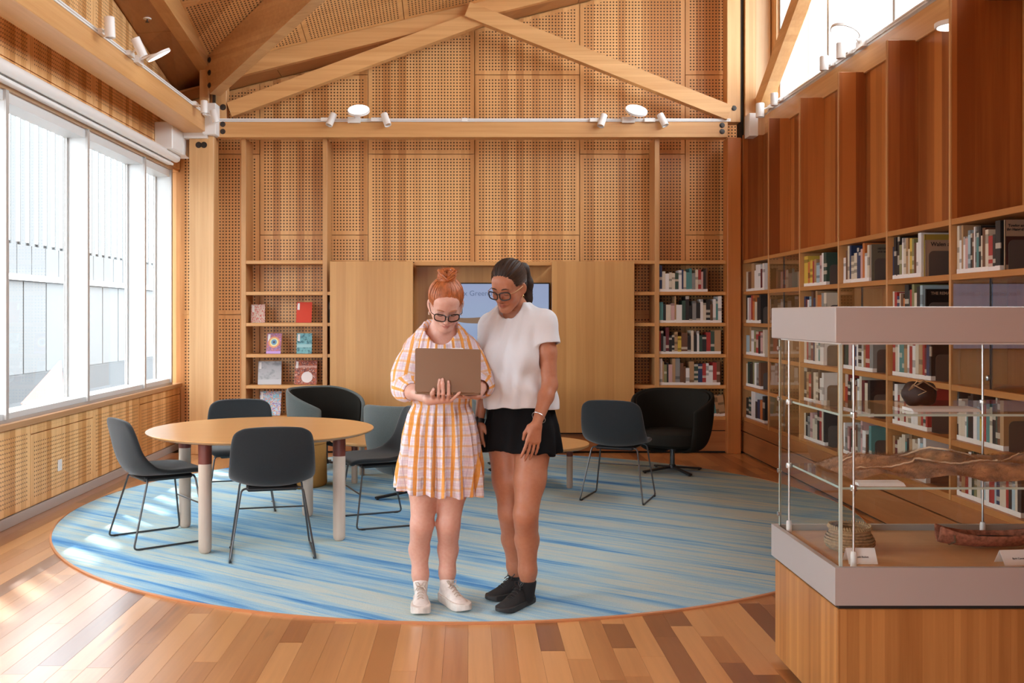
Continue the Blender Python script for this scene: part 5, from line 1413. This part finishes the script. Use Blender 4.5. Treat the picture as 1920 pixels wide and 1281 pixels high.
# right hand: palm under the hinge, fingers up on the lid
fp = lambda px, py, y: pt(px, py, y)
palm = [(fp(822,748,4.605),.0125),(fp(831,749,4.60),.0125),(fp(840,750,4.602),.012),(fp(846,751,4.61),.011)]
for q, r in palm: f.cone(wrR, q, .0185, r, .016)
for chn, r in (((fp(822,748,4.60), fp(822.5,739,4.562), fp(823,722,4.560), fp(824,712,4.563)), .0082), ((fp(831,749,4.595), fp(831,739,4.560), fp(830.5,720,4.558), fp(829.8,711,4.562)), .0086),
               ((fp(840,750,4.598), fp(841,740,4.562), fp(841.3,724,4.561), fp(840.7,715,4.565)), .0082), ((fp(846,751,4.60), fp(853,745,4.565), fp(859,739,4.560), fp(862,736,4.562)), .0072)):
    f.chain(list(chn), [r*1.12, r, r*.93, r*.78], .004)
f.chain([fp(813,748,4.62), fp(810.5,738.5,4.565), fp(813,730,4.557)], [.0125,.0105,.0080], .006)
# left hand under the far bottom corner of the laptop
hand(f, wrL, A(-.75,-.60,-.02), A(0,.1,1), A(-.4,.8,.15), .92, (.25,.3,.35,.5), .12)
V, Q = f.mesh(1)
lip, bl = hA.attrs(V)
for kn_ in (pt(791,985,4.93), pt(841,985,4.95)): bl = np.maximum(bl, .55*np.exp(-(((V-kn_)**2).sum(1))/.0022))
npmesh('body', V, Q, SK1, wa, {'lip': lip, 'blush': bl})
nails = MB()
for (x, y, yy) in ((824,713.5,4.556),(829.8,712.3,4.5545),(840.7,716.2,4.5575),(813.0,731,4.549)):
    c = pt(x, y, yy); nails.lathe([(0,0),(.0042,0),(.0036,.0012),(0,.0016)], c, 10, ax=((1,0,0),(0,.2,1),(0,-1,.2)))
nails.build('fingernails', simple('nail', (.78,.55,.48,1), .25), wa)
MB().tube([fp(848.2,739.2,4.575)+A(.0,.0085*math.cos(t),.0085*math.sin(t)) for t in [2*PI*i/14 for i in range(14)]], .0011, 5, closed=True).build('ring', simple('gold', (.75,.50,.22,1), .25, 1.0), wa)
# dress
PL = NT('orange_plaid_cotton')
u = PL.n('Attribute', attribute_name='pu').outputs['Fac']; v = PL.n('Attribute', attribute_name='pv').outputs['Fac']
def stripe(c, per, w, ph=0.0): return PL.math('LESS_THAN', PL.math('ABSOLUTE', PL.math('SUBTRACT', PL.math('FRACT', PL.math('ADD', PL.math('DIVIDE', c, per), ph)), .5)), w)
base = PL.mix(.0, (.78,.74,.78,1), (1,1,1,1))
li = (.52,.47,.60,1); og = (.80,.36,.055,1); og2 = (.74,.42,.14,1)
c = PL.mix(PL.math('MULTIPLY', stripe(u,.0125,.055), .75), base, li); c = PL.mix(PL.math('MULTIPLY', stripe(v,.0125,.055), .75), c, li)
c = PL.mix(PL.math('MULTIPLY', stripe(u,.052,.16,.5), .35), c, (.66,.50,.60,1)); c = PL.mix(PL.math('MULTIPLY', stripe(v,.052,.15,.5), .30), c, (.66,.50,.60,1))
c = PL.mix(PL.math('MULTIPLY', stripe(v,.052,.11), .62), c, og2); c = PL.mix(PL.math('MULTIPLY', stripe(u,.050,.135), .92), c, og)
g = PL.n('NewGeometry').outputs['Position']; crk = PL.noise(PL.mapv(g, (1,1,.35)), 95, 3)
c = PL.mix(1.0, c, PL.ramp(crk, [(.3,(.88,.88,.88,1)),(.7,(1.06,1.06,1.06,1))]), 'MULTIPLY')
PL.l(c, PL.p.inputs['Base Color']); PL.p.inputs['Roughness'].default_value = .9; PL.p.inputs['Specular IOR Level'].default_value = .15; PL.p.inputs['Sheen Weight'].default_value = .15; PL.bump(crk, .55, .006)
f = Field((-.44,4.68,.50), (.14,5.26,1.46), .0042)
zz_ = np.array([.50,.56,.70,.85,.95,1.0,1.05,1.15,1.24,1.29,1.33,1.37,1.40,1.42])
a_ = np.array([.206,.204,.197,.183,.163,.142,.147,.158,.166,.162,.148,.120,.092,.080]); b_ = np.array([.170,.168,.158,.142,.125,.110,.114,.124,.118,.108,.098,.088,.080,.076])
cx_ = np.interp(zz_, [.5,1.0,1.34], [-.155,-.142,-.141]); cy_ = np.interp(zz_, [.5,1.0,1.34], [4.985,4.975,4.968])
def dress_fn(X, Y, Z):
    a, b, cx, cy = (np.interp(Z, zz_, q) for q in (a_, b_, cx_, cy_)); x, y = X-cx, Y-cy; th = np.arctan2(y, x)
    sk = np.clip((1.01-Z)/.30, 0, 1); am = (.0035 + .0165*sk)*np.clip((1.015-Z)*40, .0, 1) + .003*np.clip((Z-1.0)*30,0,1)
    pl = np.sin(17*th + 1.4*np.sin(3*th) + .5*np.sin(Z*9)) + .5*np.sin(31*th + 2*np.sin(2*th+Z*5))
    nk = .0025*np.clip((Z-1.20)/.1,0,1)*np.sin(52*th)
    r = np.sqrt((x/a)**2+(y/b)**2); d = (r-1)*np.minimum(a,b) - am*pl*.8 - nk
    hem = .562 - .075*(X+.15) + .006*np.sin(9*th)
    return np.maximum(d*.8, np.maximum(hem-Z, (Z-1.322-.55*(Y-(cy-.10))-.42*np.abs(x))*.8))
f.apply((-.44,4.68,.50), (.14,5.26,1.44), dress_fn, 0, 'u', 0)
# puffed three-quarter sleeves
for (sh, el, wr, cf) in ((shR, elR, wrR, .30), (shL, elL, wrL, .26)):
    ce_ = el + (wr-el)*cf; mid = sh*.35 + el*.65 + A(math.copysign(.006, sh[0]+.145), 0, -.004)
    f.chain([sh*.88+np.array(neckA)*.12 + A(0,0,-.006), sh*.6+el*.4, mid, el + (wr-el)*.06], [.054,.062,.066,.060], .03)
    dn = unit(ce_-el); f.cone(el, ce_, .060, .047, .03); f.cone(ce_-dn*.01, ce_+dn*.012, .049, .051, .004, 'u', (ce_+dn*.010, dn)); f.cone(ce_-dn*.006, ce_+dn*.10, .041, .046, .003, 's')
f.cone(neckA + A(0,-.075,-.004), neckA + A(0,-.10,.14), .060, .11, .012, 's'); f.cone(neckA + A(0,-.025,.008), neckA + A(0,-.025,.16), .074, .09, .01, 's'); f.cone(neckA + A(-.03,-.04,.008), neckA + A(.03,-.04,.008), .052, .052, .01, 's')
f.apply((-.44,4.68,.45), (.14,5.26,.72), lambda X, Y, Z: np.maximum(dress_fn(X, Y, np.maximum(Z,.60)) + .012, Z-.66), .002, 's')
Vd = f.ax; gx, gy, gz = np.meshgrid(*[np.arange(3)]*3, indexing='ij')
V, Q = f.mesh(1)
def sleeve_uv(V, sh, el, wr):
    P_ = [sh, el, wr]; best = np.full(len(V), 9.); uu = np.zeros(len(V)); vv = np.zeros(len(V)); acc = 0
    for a, b in zip(P_[:-1], P_[1:]):
        ba = b-a; L = np.linalg.norm(ba); t = np.clip((V-a)@ba/L**2, 0, 1); q = V-a-t[:,None]*ba; d = np.linalg.norm(q, axis=1)
        e = unit(ba); x = unit(np.cross(e, [0,1,0.02])); y = np.cross(e, x); th = np.arctan2(q@x, q@y)
        m_ = d < best; uu[m_] = (th*.058)[m_]; vv[m_] = (acc+t*L)[m_]; best = np.minimum(best, d); acc += L
    return best, uu, vv
cx, cy = np.interp(V[:,2], zz_, cx_), np.interp(V[:,2], zz_, cy_); th = np.arctan2(V[:,0]-cx, -(V[:,1]-cy))
pu = th*np.interp(V[:,2], [.5,1.0,1.34], [.185,.150,.130]); pv = V[:,2].copy()
for (sh, el, wr) in ((shR, elR, wrR), (shL, elL, wrL)):
    b, uu, vv = sleeve_uv(V, sh, el, wr); rad = np.sqrt((V[:,0]-cx)**2/.15**2 + (V[:,1]-cy)**2/.13**2)
    m_ = (b < .085) & (V[:,2] > .98) & (rad > .86); pu[m_] = uu[m_]+.026; pv[m_] = vv[m_]
npmesh('dress', V, Q, PL.mat, wa, {'pu': pu, 'pv': pv})
# name badge, hair, bun
bd = MB(); c = pt(858, 657.5, 4.832); bd.bbox(c[0]-.028, c[0]+.028, c[1]-.003, c[1], c[2]-.012, c[2]+.012, .002); bd.build('name_badge', M['card'], wa)
text('badge_text', 'Library', .011, (c[0]-.022, c[1]-.0036, c[2]), (PI/2,0,0), simple('badge_ink', (.08,.22,.30,1), .6), wa)
HR1 = hair_mat('copper_hair', (.46,.145,.040,1), (.22,.058,.017,1))
f = Field(hA.c-.21, hA.c+.21, .0034); e = lambda c, r, kk=.015, op='u': f.ell(hA.p(*c), r, hA.R, kk, op)
e((0,.020,.038), (.083,.100,.087)); e((0,.045,-.01), (.076,.072,.085)); 
e((0,-.100,-.035), (.066,.070,.086), .012, 's'); e((0,-.120,-.045), (.110,.085,.060), .008, 's')
f.cone(hA.p(-.2,-.085,-.05), hA.p(.2,-.085,-.05), .05, .05, .01, 's'); f.cone(hA.p(-.2,.0,-.025), hA.p(-.070,.004,-.020), .046, .040, .008, 's'); f.cone(hA.p(.2,.0,-.025), hA.p(.070,.004,-.020), .046, .040, .008, 's')
e((0,.05,-.13), (.12,.12,.06), .02, 's')
V, Q = f.mesh(1); st_ = hair_strands(hA, V, (0,.055,.125)); npmesh('hair', clump(hA, V, st_), Q, HR1, wa, {'strand': st_})
strands(hA, wa, (0,.045,.130), simple('copper_strands', (.42,.13,.036,1), .5, noise=(60,.3)), 170, .076, .015, seed=2)
bun = MB(); random.seed(4); bc = np.array([0,.040,.138])
for i in range(58):
    a0 = random.random()*6.28; R0 = random.uniform(.010,.044); tilt = random.uniform(-1.1,1.1); ph = random.random()*6.28
    pts = []
    for j in range(12):
        t = a0 + j*.42; pts.append(hA.p(*(bc + np.array([R0*math.cos(t), R0*math.sin(t)*.9, .020*math.sin(t*1.3+ph)+tilt*.016*math.cos(t)]))))
    bun.tube(pts, [.004]+[.0062]*10+[.002], 5)
bun.build('hair_bun', bpy.data.materials['copper_strands'], wa)
fly = MB()
for i in range(70):
    a = random.random()*6.28; s_ = bc + np.array([.026*math.cos(a), .024*math.sin(a), random.uniform(-.01,.02)]); d_ = np.array([math.cos(a)*.038, math.sin(a)*.02, random.uniform(-.01,.045)])
    fly.tube([hA.p(*s_), hA.p(*(s_+d_*.6+np.array([0,0,.006]))), hA.p(*(s_+d_))], [.0009,.0007,.0003], 3)
fly.build('loose_hair', bpy.data.materials['copper_strands'], wa)
LENS = glass('spectacle_lens', (.97,.97,.98,1), .7)
head_bits(hA, wa, simple('copper_brow', (.38,.16,.08,1), .7), LENS, simple('dark_tortoise', (.020,.012,.010,1), .25), bpy.data.materials['dark_tortoise'], simple('pearl', (.75,.62,.50,1), .3), 1.12)
# shoes
LT = simple('white_leather', (.72,.68,.65,1), .5, noise=(40,.12)); SO = simple('white_rubber', (.68,.63,.58,1), .6, noise=(30,.15)); LC = simple('beige_lace', (.52,.45,.38,1), .8)
zf = .0125
shoe(wa, LT, SO, LC, pt(789,1098,4.955), A(-.245,5.005,zf), A(-.232,4.742,zf), 1, 'white')
shoe(wa, LT, SO, LC, pt(838,1092,4.985), A(-.140,5.030,zf), A(-.012,4.795,zf), 1, 'white')

# laptop she holds
lp = thing('laptop', 'open bronze laptop held by the person in the plaid dress', 'laptop', (0,0,0))
LPm = simple('bronze_aluminium', (.24,.145,.088,1), .42, .35)
ca, cb, cc_, cd = pt(778,661,4.578), pt(901.5,663.5,4.602), pt(901,745.5,4.594), pt(778,734.5,4.570)
ux = unit(cb-ca); uz = unit((ca+cb)/2-(cc_+cd)/2); uy = np.cross(uz, ux); w_, h_ = .304, .200
o_ = ca
def slab(corners, nrm, t, r=.010):
    pass
def rounded_slab(org, ux, uy, un, w, h, t, r, m_name, mat, parent):
    poly = []
    for (cx, cy, a0) in ((w-r, r, -PI/2), (w-r, h-r, 0), (r, h-r, PI/2), (r, r, PI)):
        for j in range(5): a = a0 + j*PI/8; poly.append((cx+r*math.cos(a), cy+r*math.sin(a)))
    return MB().prism(poly, (tuple(org), tuple(ux), tuple(uy), tuple(un)), t).build(m_name, mat, parent)
bl_ = cd; lid = rounded_slab(bl_, ux, uz, uy, w_, h_, .005, .010, 'lid', LPm, lp)
rounded_slab(bl_ + uy*.0052 + ux*.006 + uz*.008, ux, uz, uy, w_-.012, h_-.016, .0006, .004, 'screen', emit('laptop_screen', (.55,.62,.72,1), .5), lid)
bd_ = unit(A(.02,1,.10)); bn = unit(np.cross(ux, bd_))
base_o = bl_ + uy*.004 - bn*.012
rounded_slab(base_o, ux, bd_, bn, w_, .208, .011, .010, 'base', LPm, lp)
kb = MB(); 
for r_ in range(5):
    for k_ in range(13): o2 = base_o + ux*(.02+.0205*k_) + bd_*(.035+.0185*r_) + bn*.0112; kb.prism([(0,0),(.0175,0),(.0175,.0155),(0,.0155)], (tuple(o2), tuple(ux), tuple(bd_), tuple(bn)), .0008)
kb.build('keyboard', M['black'], lp)
MB().tube([bl_ + ux*.03 + uy*.004, bl_ + ux*(w_-.03) + uy*.004], .004, 8).build('hinge', LPm, lp)

# ------------------------------------------------------------------ woman in the white T-shirt
wb2 = thing('person', 'dark-haired person in a white T-shirt and black shorts, looking at the laptop', 'person', (0,0,0))
SK2 = skin_mat('tanned_skin', (.43,.19,.108,1), (.35,.12,.066,1), (.25,.065,.05,1))
hB = Head(pt(953, 537, 4.90), -.56, .44, .08, .96)
YT = math.radians(-25); RT = Rz(YT)
f = Field((-.02,4.60,.04), (.56,5.36,1.78), .004)
neckB = pt(967, 580, 5.01)
hB.build(f, neckB, .1)
sR, sL = pt(922, 610, 5.09), pt(1021, 603, 4.93)
eR, eL = pt(911, 703, 5.10), pt(1031, 722, 4.88)
wR, wL = pt(898, 793, 5.05), pt(1006, 795, 4.775)
f.cone(neckB, pt(968,660,5.01), .054, .085, .05); f.cone(sR, sL, .042, .042, .05); f.cone(neckB+A(0,.01,-.02), sL+A(-.02,0,.005), .040, .036, .04); f.cone(neckB+A(0,.01,-.02), sR+A(.02,0,.005), .040, .036, .04); f.ell(pt(970,680,5.01), (.125,.085,.15), RT, .04)
f.ell(pt(974,750,5.01), (.11,.08,.11), RT, .04); f.ell(pt(977,812,5.02), (.145,.105,.10), RT, .04)
f.chain([sR, sR*.5+eR*.5, eR, eR*.7+wR*.3, wR], [.044,.042,.035,.034,.022], .02); f.chain([sL, sL*.5+eL*.5, eL, eL*.7+wL*.3, wL], [.048,.046,.037,.037,.0235], .02)
L1 = (pt(1000,838,4.96), pt(986,965,4.86), pt(988,1012,4.92), pt(990,1096,4.935)); L2 = (pt(948,838,5.06), pt(957,962,5.02), pt(962,1010,5.09), pt(969,1085,5.115))
for (hp_, kn_, cf, an) in (L1, L2):
    f.chain([hp_, hp_*.5+kn_*.5, kn_], [.090,.076,.057], .03); f.cone(kn_ + A(-.006,-.010,.010), kn_ + A(-.006,-.010,-.02), .045, .042, .03)
    f.chain([kn_, kn_*.55+cf*.45, cf, cf*.3+an*.7, an], [.053,.052,.056,.042,.034], .03); f.cone(an, an + A(-.006,-.006,-.045), .033, .026, .01)
kL = hand(f, wL, A(-.20,-.05,-1), A(-.30,.95,0), A(-.95,-.30,0), 1.0, (.25,.28,.32,.36), .10)
hand(f, wR, A(.05,-.05,-1), A(.8,.5,0), A(.5,-.8,0), .95, (.7,.8,.85,.9), .05)
V, Q = f.mesh(1); lip, bl = hB.attrs(V)
for kn_ in (L1[1], L2[1]): bl = np.maximum(bl, .7*np.exp(-(((V-kn_)**2).sum(1))/.0022))
npmesh('body', V, Q, SK2, wb2, {'lip': lip, 'blush': bl})
# T-shirt
TS = NT('white_cotton'); g = TS.n('NewGeometry').outputs['Position']; TS.p.inputs['Base Color'].default_value = (.635,.655,.69,1); TS.p.inputs['Roughness'].default_value = .92; TS.p.inputs['Specular IOR Level'].default_value = .15
TS.bump(TS.math('ADD', TS.noise(TS.mapv(g,(1,1,.5)), 22, 3), TS.math('MULTIPLY', TS.noise(g, 500, 1), .08)), .35, .012)
f = Field((-.02,4.62,.92), (.56,5.36,1.58), .0040)
tz = np.array([.90,.96,1.05,1.15,1.25,1.33,1.40,1.445,1.480,1.515]); ta = np.array([.196,.195,.188,.182,.180,.182,.176,.150,.112,.074]); tb_ = np.array([.144,.142,.134,.128,.128,.120,.104,.092,.082,.072])
tx = np.interp(tz, [.9,1.2,1.45], [.262,.240,.231]); ty = np.interp(tz, [.9,1.2,1.45], [5.015,5.01,5.005])
def shirt_fn(X, Y, Z):
    a, b, cx, cy = (np.interp(Z, tz, q) for q in (ta, tb_, tx, ty)); x, y = X-cx, Y-cy
    c_, s_ = math.cos(-YT), math.sin(-YT); x, y = c_*x-s_*y, s_*x+c_*y
    th = np.arctan2(y, x); w = .0060*np.sin(7*th+Z*13+.8*np.sin(Z*23))*np.clip((1.38-Z)/.2,.1,1) + .0030*np.sin(13*th-Z*24) + .0050*np.sin(Z*30+3*np.cos(th*2))*np.clip((1.2-Z)/.1,0,1)
    d = (np.sqrt((x/a)**2+(y/b)**2)-1)*np.minimum(a,b) - w
    hem = .972 + .018*np.cos(th+1.2) + .003*np.sin(6*th)
    return np.maximum(d*.85, np.maximum(hem-Z, Z-1.512))
f.apply((-.02,4.62,.92), (.56,5.36,1.56), shirt_fn, 0, 'u', 0)
bust = RT@A(0,-1,0); sx = RT@A(1,0,0); cb_ = A(.238,5.01,1.235)
for q in (-1,1): f.ell(cb_ + sx*q*.075 + bust*.082, (.072,.058,.068), RT, .05)
for (sh, el, fr_, r1) in ((sR, eR, .50, .062), (sL, eL, .36, .066)):
    en = sh + (el-sh)*fr_; dn = unit(el-sh); out = unit(A(sh[0]-.245, sh[1]-5.01, 0))
    f.cone(sh*.80+A(.24,5.01,1.42)*.20, sh + out*.002, .052, .055, .05); f.cone(sh + out*.002, en + dn*.02 + out*.008, .054, r1, .03, 'u', (en, unit(dn + out*.0)))
    f.cone(en - dn*.045 + out*.006, en + dn*.08 + out*.010, r1-.016, r1-.004, .003, 's')
f.cone(neckB + A(-.030,-.055,.002), neckB + A(-.05,-.08,.14), .058, .10, .010, 's'); f.cone(neckB + A(0,-.005,.022), neckB + A(0,0,.12), .060, .075, .01, 's')
f.apply((-.02,4.62,.90), (.56,5.36,1.10), lambda X, Y, Z: np.maximum(shirt_fn(X, Y, np.maximum(Z, 1.005)) + .010, Z-1.02), .002, 's')
V, Q = f.mesh(2); ts = npmesh('t_shirt', V, Q, TS.mat, wb2)
ring = []
for i in range(40):
    t = 2*PI*i/40
    ring.append(neckB + A(-.012,-.016,.014) + RT@A(.066*math.cos(t), .068*math.sin(t), .030*math.sin(t)))
# shorts
f = Field((-.02,4.62,.70), (.56,5.42,1.08), .0042)
def shorts_fn(X, Y, Z):
    a = np.interp(Z, [.72,.80,.90,1.0,1.06], [.200,.196,.186,.160,.140]); b = np.interp(Z, [.72,.80,.90,1.0,1.06], [.152,.150,.142,.122,.108]); x, y = X-.265, Y-5.025
    c_, s_ = math.cos(-YT), math.sin(-YT); x, y = c_*x-s_*y, s_*x+c_*y; th = np.arctan2(y, x)
    d = (np.sqrt((x/a)**2+(y/b)**2)-1)*np.minimum(a,b) - (.004+.010*np.clip((.92-Z)/.15,0,1))*np.sin(11*th+2*np.sin(th*2))
    hem = .768 - .012*np.cos(2*th) + .008*np.sin(5*th+.6)
    return np.maximum(d*.8, np.maximum(hem-Z, Z-1.04))
f.apply((-.02,4.62,.70), (.56,5.42,1.08), shorts_fn, 0, 'u', 0)
for (hp_, kn_, cf, an) in (L1, L2):
    f.cone(hp_+A(0,0,.06), hp_*.55+kn_*.45, .100, .116, .03, 'u', (A(0,0,.772), A(0,0,-1)))
    f.cone(hp_*.82+kn_*.18, hp_*.3+kn_*.7, .100, .112, .004, 's')
f.apply((-.02,4.62,.68), (.56,5.42,.86), lambda X, Y, Z: np.maximum(shorts_fn(X, Y, np.maximum(Z,.86)) + .012, Z-.84), .002, 's')
V, Q = f.mesh(1); npmesh('shorts', V, Q, simple('black_shorts_cloth', (.0055,.0055,.0065,1), .85, bump=(60,.3), spec=.12), wb2)
# hair with a centre part, ponytail
HR2 = hair_mat('dark_brown_hair', (.040,.021,.013,1), (.010,.006,.005,1))
f = Field(hB.c-.24, hB.c+.24, .0036); e = lambda c, r, kk=.015, op='u': f.ell(hB.p(*c), np.array(r)*hB.k, hB.R, kk, op)
e((0,.022,.046), (.083,.101,.094)); e((0,.05,-.005), (.074,.068,.085)); e((0,.112,.055), (.030,.028,.030))
e((0,-.100,-.046), (.064,.068,.076), .012, 's'); e((0,-.125,-.052), (.110,.085,.060), .008, 's'); e((0,-.104,.018), (.046,.050,.046), .012, 's')
f.cone(hB.p(-.2,-.085,-.05), hB.p(.2,-.085,-.05), .05, .05, .01, 's'); f.cone(hB.p(-.2,.0,-.025), hB.p(-.070,.004,-.020), .044, .038, .008, 's'); f.cone(hB.p(.2,.0,-.025), hB.p(.070,.004,-.020), .044, .038, .008, 's')
e((0,.06,-.13), (.12,.12,.065), .02, 's')
f.cone(hB.p(0,-.09,.115), hB.p(0,.02,.136), .0035, .002, .003, 's')
f.chain([hB.p(0,.118,.055), hB.p(.010,.150,.03), hB.p(.02,.150,-.05), hB.p(.03,.125,-.125), hB.p(.035,.11,-.165)], [.024,.034,.036,.026,.010], .015)
V, Q = f.mesh(1); st_ = hair_strands(hB, V, (0,.115,.055)); npmesh('hair', clump(hB, V, st_), Q, HR2, wb2, {'strand': st_})
strands(hB, wb2, (0,.118,.055), simple('brown_strands', (.055,.028,.016,1), .5, noise=(60,.4)), 150, .070, .012, True, rad=(.085,.103,.097), cen=(0,.022,.045), seed=5)
MB().tube([hB.p(.024*math.cos(t), .122+.006*math.sin(t), .052+.024*math.sin(t)) for t in [2*PI*i/16 for i in range(16)]], .005, 6, closed=True).build('hair_tie', M['black'], wb2)
head_bits(hB, wb2, simple('dark_brow', (.030,.018,.013,1), .7), LENS, M['black'], simple('gold_temple', (.60,.42,.22,1), .3, .9), bpy.data.materials['gold'], 1.16)
MB().tube([neckB + A(-.014,-.016,.012) + RT@A(.0555*math.cos(t), .0575*math.sin(t), .026*math.sin(t)+.004) for t in [PI + PI*i/20 for i in range(21)]], .0011, 5).build('necklace', bpy.data.materials['gold'], wb2)
# watch, bracelet, ring
dW = unit(wR-eR); c = wR - dW*.012; X_ = unit(np.cross(dW,[0,1,0])); Y_ = np.cross(dW, X_)
wt_ = MB().lathe([(.0255,-.011),(.0275,-.010),(.0275,.010),(.0255,.011),(.0255,-.011)], Vector(c), 24, ax=(tuple(X_),tuple(Y_),tuple(dW))).build('watch_strap', M['black'], wb2)
n_ = unit(A(-.75,-.65,.05)); c2 = c + n_*.027; u_ = unit(np.cross(dW, n_)); wf_ = MB().beam(tuple(c2-n_*.004), tuple(c2+n_*.006), .034, .040, tuple(dW)).build('watch_case', M['steel'], wb2)
MB().beam(tuple(c2+n_*.006), tuple(c2+n_*.0068), .029, .035, tuple(dW)).build('watch_face', simple('watch_glass', (.01,.012,.016,1), .08), wf_)
dL = unit(wL-eL); c = wL - dL*.035 ; X_ = unit(np.cross(dL,[0,1,0])); Y_ = np.cross(dL, X_)
MB().tube([Vector(c + X_*.034*math.cos(t) + Y_*.032*math.sin(t) + dL*.010*math.cos(t+.8)) for t in [2*PI*i/28 for i in range(28)]], .0018, 6, closed=True).build('bracelet', M['steel'], wb2)
k_ = kL[0][2] + kL[2]*.012; X_ = kL[4]; Y_ = kL[3]
MB().tube([Vector(k_ + X_*.0092*math.cos(t) + Y_*.0092*math.sin(t)) for t in [2*PI*i/16 for i in range(16)]], .0012, 5, closed=True).build('ring', bpy.data.materials['gold'], wb2)
# black socks and running shoes
sock = simple('black_sock', (.010,.010,.011,1), .95); BKU = simple('black_knit', (.012,.012,.013,1), .8, bump=(300,.4)); BKS = simple('black_sole', (.022,.021,.021,1), .6)
for an in (L1[3], L2[3]):
    f = Field(an-.12, an+.09, .004); f.cone(an+A(0,0,.015), an+A(-.006,-.006,-.06), .0425, .036, .01, 'u', (an+A(0,0,.020), A(0,0,1)))
    V, Q = f.mesh(1); npmesh('sock', V, Q, sock, wb2)
shoe(wb2, BKU, BKS, M['black'], L1[3], A(.318,5.000,zf), A(.140,4.775,zf), 1, 'black')
shoe(wb2, BKU, BKS, M['black'], L2[3], A(.300,5.155,zf), A(.088,4.985,zf), 1, 'black')
